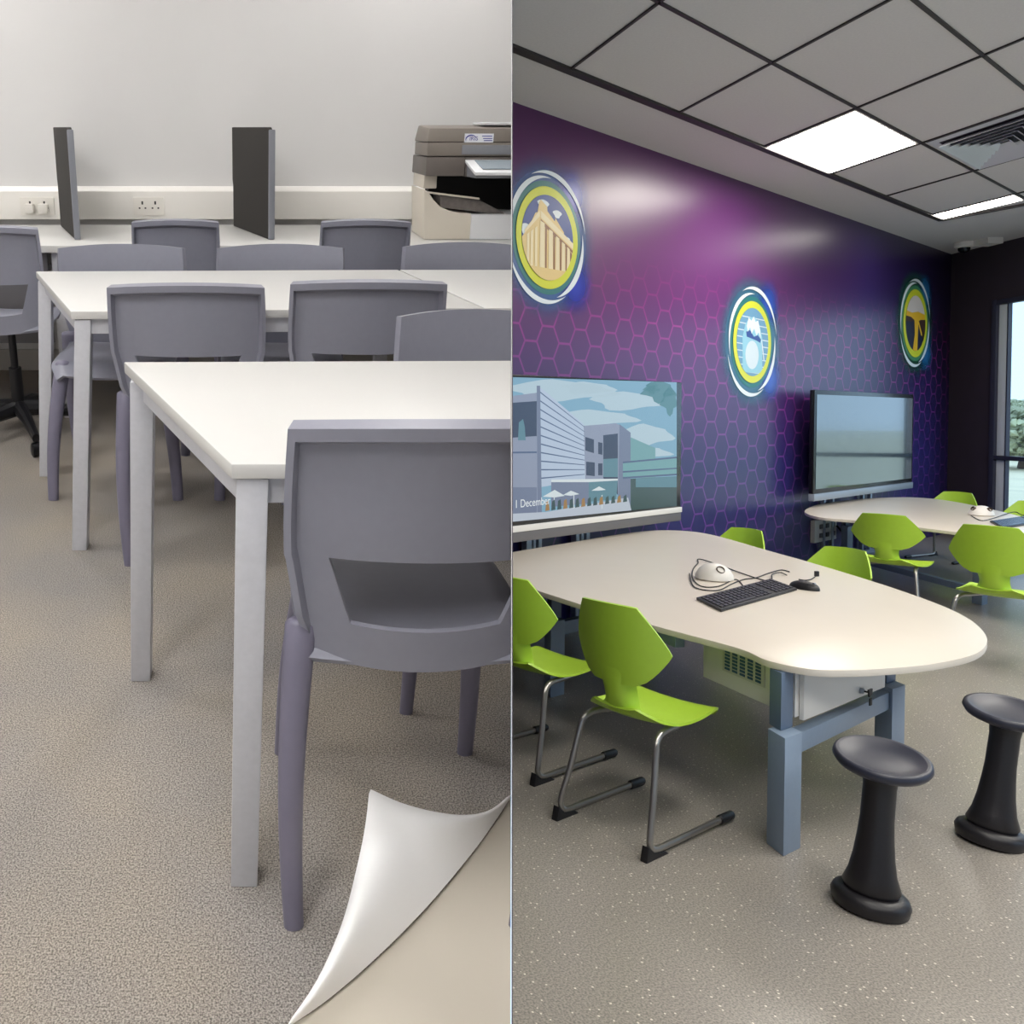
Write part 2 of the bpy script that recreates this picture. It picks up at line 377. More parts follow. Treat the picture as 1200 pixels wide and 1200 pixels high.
# white tables
def white_table(corners_px, z, legs, label, corner_legs=()):
    pairs = []
    P = [L(x,y,z) for x,y in corners_px]   # near-left, far-left, far-right, near-right
    c = sum(P, V())/4
    t = thing('classroom_table', label, 'table', 'L', (c.x,c.y,0), group='white classroom tables')
    th = .022
    put('tabletop', MB().prism(P, (0,0,-th)), ['white_laminate'], t, 'L', bevel=.003)
    def inset(p, k): return p+(c-p)*0+V((0,0,0))
    f = MB(); ins = .018; zz = z-th-.001; fh = .042; n = 4
    for i in range(4):
        a, b = P[i], P[(i+1)%4]; d = (b-a).normalized(); nn = V((-d.y,d.x,0))
        if nn.dot(c-a) < 0: nn = -nn
        q = [a+nn*ins+d*ins, b+nn*ins-d*ins, b+nn*(ins+.03)-d*ins, a+nn*(ins+.03)+d*ins]
        f.prism([V((p.x,p.y,zz)) for p in q], (0,0,-fh))
    put('frame', f, 'steel_silver', t, 'L', bevel=.002)
    for k_ in corner_legs:
        a_ = P[k_]; e1_ = (P[(k_+1)%4]-a_).normalized(); e2_ = (P[(k_-1)%4]-a_).normalized(); q_ = a_+(e1_+e2_).normalized()*.09; pairs.append((V((q_.x,q_.y,0)),V((q_.x,q_.y,0))))
    for i_, (x,y) in enumerate(legs):
        a_ = P[i_]; pairs.append((V((x,y,0)), V((max(x,a_.x+.028+(.012 if i_ else 0)), a_.y+(.028 if i_ == 0 else -.034), 0))))
    sq = lambda c_, z_: [V((c_.x-.022,c_.y-.022,z_)),V((c_.x+.022,c_.y-.022,z_)),V((c_.x+.022,c_.y+.022,z_)),V((c_.x-.022,c_.y+.022,z_))]
    for fo_, to_ in pairs:
        put('leg', MB().loft(sq(fo_,0), sq(to_,zz-.001)), 'steel_silver', t, 'L', bevel=.003)
    return t, P
def legpt(px, py): return L(px, py, 0)
f1 = L(286,1040,0); f1 = V((f1.x, f1.y+.022, 0)); z1 = height_at('L', V((f1.x-.03,f1.y-.045,0)), 545)
f2 = L(166,792,0); 
f3 = L(93,645,0); z2 = height_at('L', V((f3.x-.02,f3.y-.045,0)), 366)
f4 = L(55,556,0)
T1, P1 = white_table([(271,544),(145,424),(672,422),(672,543)], z1, [(f1.x,f1.y),(f2.x,f2.y)], 'white front table with square silver legs, nearest and largest of the white tables')
T2, P2 = white_table([(83,365),(42,318),(466,316),(566,361)], z2, [(f3.x,f3.y+.02),(f4.x,f4.y)], 'white table behind the front one, its left end free, pushed against another', (2,3))
T3, P3 = white_table([(568.5,361),(468.5,316),(672,316),(672,361)], z2, [], 'white table whose seam meets the table behind the front one, far side by the printer', (0,))

# grey chairs
def chair_back_mb(front=False):
    mb = MB()
    rows = [.475,.487,.500,.545,.553,.628,.636,.645,.66,.69,.72,.76,.79,.800,.812,.83]
    def w(z):
        if z < .64: return .190+(.228-.190)*max(0,(z-.475)/.165)**.8
        return .228+.004*math.sin((z-.6)/.23*math.pi)
    def sl(z): return .125+(.165-.125)*min(1,max(0,(z-.545)/.09))
    G, O = [], []
    for z in rows:
        ww = w(z); s = sl(z); us = [-ww,-ww+.012,-ww+.014,-s-.001]+[-s+2*s*k/10 for k in range(11)]+[s+.001,ww-.014,ww-.012,ww]
        row, orow = [], []
        for x in us:
            y = -.215-.045*((z-.475)/.355)+.04*(x/.23)**2
            zz = z+(.012*(1-(x/.23)**2) if z > .7 else 0)-(.022*(1-(x/.2)**2) if z < .555 else 0)
            row.append(V((x,y,zz)))
            rim = 1 if (abs(x) >= ww-.0125 and z > .50) or z >= .811 else 0
            orow.append(-(.010+(.022 if rim else 0)))
        G.append(row); O.append(orow)
        mb.skip = lambda i, j: rows[i] >= .545 and rows[i+1] <= .636 and 4 <= j <= 13
    mb.sheet(G, .01, [[o for o in r] for r in O])
    return mb
def seat_mb():
    mb = MB(); G = []
    for i in range(17):
        v = i/16; y = -.215+.43*v; row = []
        hw = .200+.018*math.sin(v*math.pi)-(.02*(v-.9)/.1 if v > .9 else 0)
        for j in range(17):
            u = -1+2*j/16; x = hw*u
            z = .490+.012*u*u-.010*math.sin(v*math.pi)-(.045*((v-.8)/.2)**2 if v > .8 else 0)-(.02*((abs(u)-.88)/.12)**2 if abs(u) > .88 and .1 < v else 0)
            if v < .12: z -= .03*((.12-v)/.12)**2
            row.append(V((x,y,z)))
        G.append(row)
    mb.sheet(G, .012); return mb
def leg_mb(sx, sy):
    top = V((sx*(.165 if sy > 0 else .208), sy*(.155 if sy > 0 else .19), .482 if sy > 0 else .515)); bot = V((sx*(.222 if sy > 0 else .214), sy*(.235 if sy > 0 else .26), .0)); pts = []; rad = []
    for i in range(13):
        t = i/12; p = top.lerp(bot, t); p += V((sx*.012,sy*.012,0))*math.sin(t*math.pi); pts.append(p); rad.append(.028-.009*t)
    pts = [top+V((0,0,.012)), top+V((0,0,.009))]+pts; rad = [.004,.018]+rad
    return MB().tube(pts, rad, 14, (1.0,.72))
def make_chair(name='school_chair'):
    t = thing(name, 'x', 'chair', 'L', (0,0,0))
    put('backrest', chair_back_mb(), 'chair_shell', t, local=True, smooth=50)
    put('seat', seat_mb(), 'chair_shell', t, local=True, smooth=60)
    if name == 'school_chair':
        for sx in (-1,1):
            for sy in (-1,1): put('leg', leg_mb(sx,sy), 'chair_leg', t, local=True, smooth=50)
    return t
proto = make_chair(); used = [False]
def seat_chair(label, cx, w, top, foot=None, y=None, face=1, group='grey plastic chairs at the white tables', sy=1.0, rz=0):
    """cx,w,top: image column, width and row of the back's top edge; foot: row of its rear feet"""
    if y is None:
        y0 = L(cx, foot, 0).y; yt = y0-.0; yc = yt+.26*sy
    else: yt = y; yc = y+.25*face*sy
    X = V((0,yt,0)); z = .8
    for _ in range(6):
        q = hit('L', cx, top, V((0,yt,0)), V((0,1,0))); z = q.z
    x = q.x; wm = (hit('L', cx+w/2, top, V((0,yt,0)), V((0,1,0))).x-hit('L', cx-w/2, top, V((0,yt,0)), V((0,1,0))).x)
    if not used[0]: t = proto; used[0] = True
    else: t = copy_tree(proto)
    s = wm/.462
    t.matrix_basis = ROOM['L'] @ Matrix.Translation((x,yc,0)) @ Matrix.Rotation((0 if face > 0 else math.pi)+rz,4,'Z') @ Matrix.Diagonal((s,sy,z/.842,1))
    return tag(t, label, 'chair', group)
seat_chair('large grey plastic chair nearest of all, back turned, pushed under the front table', 524, 362, 491, foot=1085, sy=.8)
seat_chair('grey plastic chair, back turned, left one between the front and second tables', 217, 181, 331, foot=662, sy=.85)
seat_chair('grey plastic chair, back turned, beside the table seam behind the front table', 433, 180, 327, foot=662, sy=.85)
seat_chair('pale grey plastic chair facing forward across the front table, cut by the added divider', 560, 184, 363, y=1.86, face=-1, sy=.7)
seat_chair('pale grey plastic chair facing forward behind the left end of the second table', 142, 146, 286, y=3.05, face=-1, sy=.85)
seat_chair('pale grey plastic chair facing forward behind the second table, under the middle screen', 329, 146, 286, y=3.05, face=-1, sy=.85)
seat_chair('pale grey plastic chair facing forward below the printer, behind the second table', 545, 142, 284, y=3.05, face=-1, sy=.85)
seat_chair('dark grey plastic chair at the back worktop, beneath the double socket', 205, 100, 256, y=3.32, sy=.8, group='grey chairs at the back worktop')
seat_chair('dark grey plastic chair at the back worktop, just left of the printer', 429, 103, 256, y=3.32, sy=.8, group='grey chairs at the back worktop')
# swivel chair
q = hit('L', -12, 260, V((0,3.15,0)), V((0,1,0)))
t = make_chair('swivel_chair'); tag(t, 'grey plastic swivel chair on a black star base at the left edge', 'chair')
t.matrix_basis = ROOM['L'] @ Matrix.Translation((q.x,3.28,0)) @ Matrix.Diagonal((.82,.9,q.z/.842,1))
put('gas_column', MB().tube([(0,0,.10),(0,0,.28),(0,0,.281),(0,0,.47)],[.03,.03,.018,.018],16), 'black_plastic', t, local=True)
base = MB()
for k in range(5):
    a = 2*math.pi*k/5+.2; base.tube([(0,0,.12),(.15*math.cos(a),.15*math.sin(a),.11),(.31*math.cos(a),.31*math.sin(a),.075)],[.035,.028,.018],10)
b_ = put('star_base', base, 'black_plastic', t, local=True)
for k in range(5):
    a = 2*math.pi*k/5+.2; c = V((.30*math.cos(a),.30*math.sin(a),.028)); n = V((-math.sin(a),math.cos(a),0))
    put('castor', MB().tube([c-n*.025,c-n*.02,c+n*.02,c+n*.025],[.02,.028,.028,.02],14), 'black_plastic', b_, local=True)
cb = smoothline([L(-20,330,.5),L(0,357,.45),(L(18,370,.42)),L(32,371,.42)],6)
single('loose_cable', MB().tube([p for p in cb], .006, 8), 'black_cable', 'L', 'thin black cable hanging below the back worktop by the swivel chair', 'cable')

# printer
yp = L(540,281,dz).y; P0 = V((0,yp,0)); n = V((0,1,0))
def pp(px, py, dy=0): q = hit('L', px, py, P0+V((0,dy,0)), n); return q
t = thing('office_printer', 'large taupe and cream office printer on the back worktop', 'printer', 'L', (pp(560,281).x, yp+.2, dz))
x0 = pp(497,250).x; x1 = pp(552,250).x; x2 = pp(690,250).x
zz = lambda py: pp(550,py).z
yb2 = yp+.42
def side_poly(pts, th_x0, th_x1): pass
# cream body: front left curved panel + white front panel
m_ = MB()
cur = [(552,250),(540,250),(527,247),(516,242),(508,234),(502,225)]
front = [pp(x,y) for x,y in cur]
poly = [pp(552,281)]+front+[pp(497,222),pp(497,281)]
base_z = dz+.001
poly = [V((p.x,p.y,max(p.z,base_z))) for p in poly]
m_.prism(poly, (0,.30,0)); put('cream_body', m_, 'printer_cream', t, 'L', bevel=.004, label='cream curved side body')
put('front_panel', MB().box((x1+.002,yp-.006,base_z),(x2,yp+.30,zz(251))), 'printer_white', t, 'L', bevel=.006, label='white front panel')
put('rear_column', MB().box((x0,yp+.05,zz(222)),(pp(513,240).x,yp+.30,zz(202))), 'printer_cream', t, 'L', bevel=.004)
put('rear_body', MB().box((pp(513,240).x,yp+.22,zz(251)+.001),(x2,yp+.30,zz(208))), 'printer_cavity', t, 'L', label='dark inside of the output bay')
tr = MB(); tr.prism([pp(516,229,.02),pp(565,236,.02),pp(592,250,.02),pp(590,252,.02),pp(516,243,.02)], (0,.16,0)); put('output_tray', tr, 'paper_tray', t, 'L', bevel=.002)
put('tray_edge', MB().prism([pp(497,224,-.004),pp(562,232,-.004),pp(562,234,-.004),pp(497,226,-.004)], (0,.02,0)), 'printer_cream', t, 'L')
put('scanner_bed', MB().box((pp(498,200).x,yp-.02,zz(206)),(pp(543,200).x,yp+.30,zz(184))), 'printer_dark_taupe', t, 'L', bevel=.004, label='dark taupe scanner bed')
put('scanner_front', MB().box((pp(544,200).x,yp-.01,zz(207)),(x2,yp+.30,zz(184))), 'printer_dark_taupe', t, 'L', bevel=.004)
cp = MB(); cp.prism([pp(545,187,-.012),pp(557,202,-.10),pp(690,202,-.10),pp(690,187,-.012)], (0,0,-.012)); put('control_panel', cp, 'printer_white', t, 'L', bevel=.002, label='tilted pale control panel')
cp = MB(); cp.prism([pp(556,188.4,-.018),pp(566,198.6,-.085),pp(690,198.6,-.085),pp(690,188.4,-.018)], (0,0,.003)); put('touch_screen', cp, 'screen_glass_grey', t, 'L')
put('panel_base', MB().prism([pp(547,190,-.012),pp(558,203,-.095),pp(558,209,-.08),pp(547,207,-.012)], (pp(690,200).x-pp(547,200).x,0,0)), 'printer_grey', t, 'L')
put('feeder_lower', MB().box((pp(500,180).x,yp-.01,zz(183)),(x2,yp+.28,zz(167))), 'printer_taupe', t, 'L', bevel=.006)
put('feeder_band', MB().box((pp(540,180).x,yp-.016,zz(181)),(x2,yp-.0105,zz(170))), 'printer_grey', t, 'L', bevel=.003, label='grey front band')
lid = MB(); zl, zh = zz(166.5), zz(150)
lo = [V((pp(500,160).x,yp-.004,zl)),V((x2,yp-.004,zl)),V((x2,yp+.28,zl)),V((pp(500,160).x,yp+.28,zl))]
hi = [V((pp(503,160).x,yp+.004,zh)),V((x2,yp+.004,zh)),V((x2,yp+.26,zh+.012)),V((pp(503,160).x,yp+.26,zh+.012))]
lid.loft(lo, hi); put('document_feeder', lid, 'printer_taupe', t, 'L', bevel=.008)
put('feeder_tray', MB().box((pp(570,148).x,yp+.06,zh+.013),(x2,yp+.24,zh+.022)), 'printer_white', t, 'L', bevel=.004, label='pale feeder tray')
lb = put('service_label', MB().box((pp(544,160).x,yp-.0075,zz(167)),(pp(578,160).x,yp-.0046,zz(156.5))), 'label_white', t, 'L', label='white service label with blue arc logo')
arc = MB(); ca = pp(552,163,-.0085)
prev = [];
for k in range(15):
    a = math.radians(15+k*200/14); r1 = pp(559,160).x-pp(552.5,160).x; r0 = r1*(1-.28*math.sin(math.pi*k/14)); prev.append((V((ca.x+r1*math.cos(a),ca.y,ca.z+r1*.75*math.sin(a))),V((ca.x+r0*math.cos(a),ca.y,ca.z+r0*.75*math.sin(a)))))
for k in range(14): arc.add([prev[k][0],prev[k+1][0],prev[k+1][1],prev[k][1]],[(0,1,2,3)])
for (xa,xb,y) in ((565,577,159),(566,577,161.8),(567,577,164.3)): arc.prism([pp(xa,y,-.0082),pp(xb,y,-.0082),pp(xb,y+1,-.0082),pp(xa,y+1,-.0082)],(0,.0004,0))
put('label_print', arc, 'label_blue', lb, 'L')
def text(body, room, loc, ax, up, size, matk, parent, name):
    cu = bpy.data.curves.new(name,'FONT'); cu.body = body; cu.size = size; cu.extrude = .0003; cu.materials.append(M[matk])
    o = bpy.data.objects.new(name, cu); C.objects.link(o); ax = V(ax).normalized(); up = (V(up)-ax*V(up).dot(ax)).normalized(); nn = ax.cross(up)
    m3 = Matrix((ax,up,nn)).transposed().to_4x4(); Wd = ROOM[room] @ Matrix.Translation(loc) @ m3
    o.parent = parent; o.matrix_basis = Wm(parent).inverted() @ Wd; return o
text('IRIS', 'L', pp(550,164.5,-.009), (1,0,0), (0,0,1), .022, 'label_blue', lb, 'label_lettering')
# curled corner
def curl():
    n = 36; m = 16
    fpx = smoothline([V((x,y,0)) for x,y in ((336,1203),(384,1170),(440,1122),(500,1062),(552,1000),(582,958),(600,930))], 6)
    def samp(P, t):
        k = t*(len(P)-1); i = min(int(k),len(P)-2); return P[i].lerp(P[i+1], k-i)
    left = smoothline([V(p) for p in ((336,1203,0),(372,1150,0),(402,1082,0),(420,1012,0),(429,965,0),(433,925,0))], 6)
    top = smoothline([V(p) for p in ((433,925,0),(468,941,0),(508,952,0),(545,956,0),(575,950,0),(600,930,0))], 6)
    G = []
    for i in range(n+1):
        s = i/n; f = samp(fpx, s); g = samp(left, s/.55) if s < .55 else samp(top, (s-.55)/.45)
        hgt = .085*math.sin(math.pi*min(1,max(0,s)))**.8; row = []
        for j in range(m+1):
            u = j/m; q = f.lerp(g, u); z = .002+hgt*(math.sin(u*math.pi*.62))
            row.append(L(q.x, q.y, z))
        G.append(row)
    return G
mb = MB(); mb.sheet(curl(), .0015)
single('curled_sheet', mb, 'curl_paper', 'L', 'white curled-up sheet corner peeling off the grey carpet', 'sheet', smooth=70)

# ================================================================== RIGHT ROOM (world frame 'R')
H = 4.1
A = R_(1667,491.01,0); 
def vpdir(vx): d = RR.to_3x3() @ V(((vx-PX)/F,1,-(491-PY)/F)); d.z = 0; return d.normalized()
dA, dB = vpdir(1667), vpdir(63)             # away along the mural wall / along the tables
K0 = R_(1115,298,H); corner = V((K0.x,K0.y,0))
K1 = R_(600,119,H); wl = (K0-K1).length; wdir = (K1-K0).normalized(); wn = V((-wdir.y,wdir.x,0))
if wn.dot(V((0,0,0))-corner) < 0: wn = -wn                       # into the room
WALL_LEN = wl*1.05
def wallpt(px, py, off=0.0): return hit('R', px, py, corner+wn*off, wn)
a_, b_2 = wallpt(645,387), wallpt(645,424.5); HEXH = abs(a_.z-b_2.z)
c1_, c2_ = wallpt(655,410), wallpt(692,416)
HEXK = 1.0
M['purple_mural'] = purple()
# mural wall: object frame at the corner, x along the wall
me_m = MB().box((0,-.12,0),(wl*1.12,0,H))
ux = wdir; uz = V((0,0,1)); uy = wn
mw = Matrix((ux,uy,uz)).transposed().to_4x4(); mw.translation = corner
o = bpy.data.meshes.new('wall_mural'); wo = bpy.data.objects.new('wall_mural', o); C.objects.link(wo); wo.matrix_basis = mw; room_of['wall_mural'] = 'R'
o.from_pydata([tuple(v) for v in me_m.v], [], me_m.f); o.materials.append(M['purple_mural']); wo['kind'] = 'structure'
# floor
struct('floor_vinyl', MB().box((-2.0,.9,-.02),(14,16,0)), 'vinyl', 'R')
# window wall
Wp = R_(1200,277.5,H); wd = (V((Wp.x,Wp.y,0))-corner).normalized(); wn2 = V((wd.y,-wd.x,0))
if wn2.dot(V((0,0,0))-corner) < 0: wn2 = -wn2
def w2(px, py, off=0.0): return hit('R', px, py, corner+wn2*off, wn2)
sx = (w2(1163,465)-corner).dot(wd); ztop = w2(1178,350).z; zmul = w2(1180,537).z; zsill = .35
WL2 = 9.0; sx2 = sx+6.6
def wbox(s0, s1, z0, z1, o0, o1): # along window wall
    p = lambda s,o: corner+wd*s+wn2*o
    return [V((q.x,q.y,z0)) for q in (p(s0,o0),p(s1,o0),p(s1,o1),p(s0,o1))], (0,0,z1-z0)
mb = MB()
for (s0,s1,z0,z1) in ((-.15,sx,0,H),(sx2,WL2,0,H),(sx,sx2,ztop,H),(sx,sx2,0,zsill)): mb.prism(*wbox(s0,s1,z0,z1,-.25,0))
struct('wall_window', mb, 'dark_wall', 'R')
mb = MB(); fw = .07
for (s0,s1,z0,z1) in ((sx-.01,sx+fw,zsill,ztop),(sx2-fw,sx2,zsill,ztop),(sx+fw,sx2-fw,ztop-fw,ztop),(sx+fw,sx2-fw,zsill,zsill+fw),(sx+fw,sx2-fw,zmul-.03,zmul+.03),(sx+2.2,sx+2.3,zsill+fw,ztop-fw),(sx+4.4,sx+4.5,zsill+fw,ztop-fw)): mb.prism(*wbox(s0,s1,z0,z1,-.06,.03))
wf = struct('window_1', mb, 'window_dark', 'R', bevel=.006)
mb = MB(); g = .14
for (s0,s1,z0,z1) in ((sx+fw,sx+fw+g,zsill+fw,zmul-.03),(sx+fw,sx+fw+g,zmul+.03,ztop-fw)): mb.prism(*wbox(s0,s1,z0,z1,-.05,-.01))
put('sash', mb, 'window_reveal', wf, 'R', bevel=.006, label='pale blue-grey sash')
mb = MB()
for (s0,s1) in ((sx+fw+g,sx+fw+g+.02),): mb.prism(*wbox(s0,s1,zsill+fw,ztop-fw,-.05,0))
put('gasket', mb, 'window_dark', wf, 'R')
gm = bpy.data.materials.new('clear_glass'); gm.use_nodes = True; nt = gm.node_tree
for nd in list(nt.nodes): nt.nodes.remove(nd)
ou = nt.nodes.new('ShaderNodeOutputMaterial'); tr_ = nt.nodes.new('ShaderNodeBsdfTransparent'); gl = nt.nodes.new('ShaderNodeBsdfGlossy'); gl.inputs['Roughness'].default_value = .02
mix = nt.nodes.new('ShaderNodeMixShader'); mix.inputs[0].default_value = .06; nt.links.new(tr_.outputs[0], mix.inputs[1]); nt.links.new(gl.outputs[0], mix.inputs[2]); nt.links.new(mix.outputs[0], ou.inputs[0]); M['clear_glass'] = gm
mb = MB(); mb.prism(*wbox(sx+fw,sx2-fw,zsill+fw,ztop-fw,-.035,-.03)); put('pane', mb, 'clear_glass', wf, 'R')
# right-hand wall with a large window out of the picture, rear wall
cr_ = corner+wd*WL2
mb = MB(); E1 = V((cr_.x,cr_.y,0)); E2 = V((4.6,-2.2,0)); E3 = V((-.9,-2.2,0))
def slab(a, b, z0, z1, th=.12):
    d = (b-a).normalized(); n_ = V((-d.y,d.x,0)); 
    if n_.dot(V((3,3,0))-a) > 0: n_ = -n_
    return [V((p.x,p.y,z0)) for p in (a,b,b+n_*th,a+n_*th)], (0,0,z1-z0)
q1, q2 = E1.lerp(E2,.25), E1.lerp(E2,.75)
for a,b,z0,z1 in ((E1,q1,0,H),(q2,E2,0,H),(q1,q2,2.9,H),(q1,q2,0,.9)): mb.prism(*slab(a,b,z0,z1))
struct('wall_right', mb, 'dark_wall', 'R')
mb = MB(); mb.prism(*slab(E2,E3,0,H)); struct('wall_rear', mb, 'dark_wall', 'R')
for px_,py_ in ((930,430),(1000,420),(1060,430)):
    h_ = wallpt(px_,py_); dd = (h_-V((0,0,HR))); r_ = dd-wn*2*dd.dot(wn); tt_ = (corner-h_).dot(wn2)/r_.dot(wn2); hh = h_+r_*tt_; print('refl', px_, 's', (hh-corner).dot(wd), 'z', hh.z, tt_)
# ceiling: suspended grid
g0 = R_(667.5,81,H); g5 = R_(1090,251.5,H); ea = (g5-g0)/5
gg = [(R_(1007,123,H)-R_(895,170,H)), (R_(1080,165,H)-R_(970,202.5,H)), (R_(1142,199,H)-R_(1037.5,229,H))]; eb = sum(gg, V())/3
cc = lambda i, j: g0+ea*i+eb*j
mb = MB(); far = [corner+wn*0, corner+wd*WL2]
cl = [V((corner.x,corner.y,H)), V((E1.x,E1.y,H)), V((E2.x,E2.y,H)), V((-3,-2.2,H)), V((K1.x,K1.y,H))+wdir*1.5]
mb.prism(cl, (0,0,.1)); struct('ceiling_tiles', mb, 'ceiling_tile', 'R')
mb = MB()
def bar(a, b, w, h):
    d = (b-a).normalized(); n_ = V((-d.y,d.x,0)); mb.prism([a+n_*w/2-V((0,0,h)), b+n_*w/2-V((0,0,h)), b-n_*w/2-V((0,0,h)), a-n_*w/2-V((0,0,h))], (0,0,h-.001))
i0, i1, j1 = -4, 5.35, 5
bar(cc(i0,0), cc(5.28,0), .06, .022)
for j in range(1,6): bar(cc(i0,j), cc(5.28,j), .022, .012)
for i in range(-3,6): bar(cc(i,0.02), cc(i,5), .02, .012)
endp = [cc(5.28,0), cc(5.28,5)]; bar(cc(5.28,0), R_(1290,222,H), .06, .022)
struct('trim_ceiling_grid', mb, 'grid_dark', 'R')
# light panels and vent
def cell(i0_, i1_, j0_, j1_, e=.02): return [cc(i0_+e,j0_+e), cc(i1_-e,j0_+e), cc(i1_-e,j1_-e), cc(i0_+e,j1_-e)]
def panel(i0_, i1_, j0_, j1_, label):
    P = cell(i0_,i1_,j0_,j1_,.015); c = sum(P,V())/4
    t = thing('ceiling_light', label, 'ceiling light', 'R', (c.x,c.y,H-.02), group='square lit panels in the tiled ceiling')
    put('frame', MB().prism([p-V((0,0,.008)) for p in P], (0,0,.0075)), 'lamp_frame', t, 'R')
    Q = [c+(p-c)*.95 for p in P]; put('diffuser', MB().prism([p-V((0,0,.012)) for p in Q], (0,0,.0035)), 'lamp_right', t, 'R')
panel(2,3,0,1,'square lit ceiling panel above the space between the two wall displays')
panel(5,5.27,0,1.0,'lit ceiling panel nearest the dark window corner')
panel(2,3,3,4,'lit ceiling panel further from the mural wall, out of the picture')
for (i_, j_) in ((-3,0),(-3,3),(-3,5),(-1,3),(1,4),(3,5),(4,3),(-1,6),(1,7)):
    px_ = [pix('R', q) for q in (cc(i_,j_),cc(i_+1,j_),cc(i_,j_+1),cc(i_+1,j_+1))]
    panel(i_,i_+1,j_,j_+1,'square lit ceiling panel of the purple room beyond the edge of the picture')
P = cell(3,4,1,2,.03); c = sum(P,V())/4
t = thing('ceiling_vent', 'square louvred air vent in the ceiling beside the lit panels', 'vent', 'R', (c.x,c.y,H-.03))
put('vent_plate', MB().prism([p-V((0,0,.004)) for p in P], (0,0,.003)), 'vent_dark', t, 'R')
put('rim', MB().add([p-V((0,0,.006)) for p in P]+[c+(p-c)*.84-V((0,0,.006)) for p in P],[(k,(k+1)%4,4+(k+1)%4,4+k) for k in range(4)]), 'vent_metal', t, 'R')
for k in range(6):
    s0, s1 = .84-.13*k, .84-.13*k-.10; m_ = MB()
    for q in range(4):
        a, b = P[q], P[(q+1)%4]; f = lambda p, s, dz_: c+(p-c)*s-V((0,0,dz_))
        m_.loft([f(a,s0,.045),f(b,s0,.045),f(b,s1,.007),f(a,s1,.007)],[f(a,s0,.048),f(b,s0,.048),f(b,s1,.011),f(a,s1,.011)])
    put('louvre', m_, 'vent_metal', t, 'R')
# dome camera
c = R_(1130,284,H)
t = thing('dome_camera', 'small white dome camera on the ceiling in the dark corner', 'camera', 'R', (c.x,c.y,H-.1))
put('mount', MB().lathe([(.11,H),(.11,H-.06),(.095,H-.075)],24,Matrix.Translation((c.x,c.y,0))), 'device_white', t, 'R')
put('lens_dome', MB().lathe([(.07,H-.076),(.065,H-.11),(.04,H-.135),(.001,H-.145)],24,Matrix.Translation((c.x,c.y,0))), 'tv_black', t, 'R')
c = R_(1158,280,H); single('sensor_box', MB().prism([c+wd*.12+wn2*.1,c+wd*.12-wn2*.1,c-wd*.12-wn2*.1,c-wd*.12+wn2*.1],(0,0,-.08)), 'device_white', 'R', 'small white rectangular box on the ceiling beside the dome camera', 'sensor')

# round mural pictures (thin printed discs stuck to the wall)
def radial_glow(name, col, inner, outer, strength):
    m = bpy.data.materials.new(name); m.use_nodes = True; nt = m.node_tree; b = nt.nodes['Principled BSDF']; N = nt.nodes.new; LK = nt.links.new
    b.inputs['Base Color'].default_value = lin(col); b.inputs['Roughness'].default_value = .3
    tc = N('ShaderNodeTexCoord'); ln = N('ShaderNodeVectorMath'); ln.operation = 'LENGTH'; LK(tc.outputs['Object'], ln.inputs[0])
    mr = N('ShaderNodeMapRange'); mr.interpolation_type = 'SMOOTHSTEP'; LK(ln.outputs['Value'], mr.inputs[0]); mr.inputs[1].default_value = inner; mr.inputs[2].default_value = outer; mr.inputs[3].default_value = strength; mr.inputs[4].default_value = 0
    LK(mr.outputs[0], b.inputs['Alpha']); M[name] = m
def disc_frame(cx, cy, ry, off=.002):
    c0 = wallpt(cx, cy, off); r = abs(wallpt(cx,cy-ry,off).z-c0.z)
    return c0, r
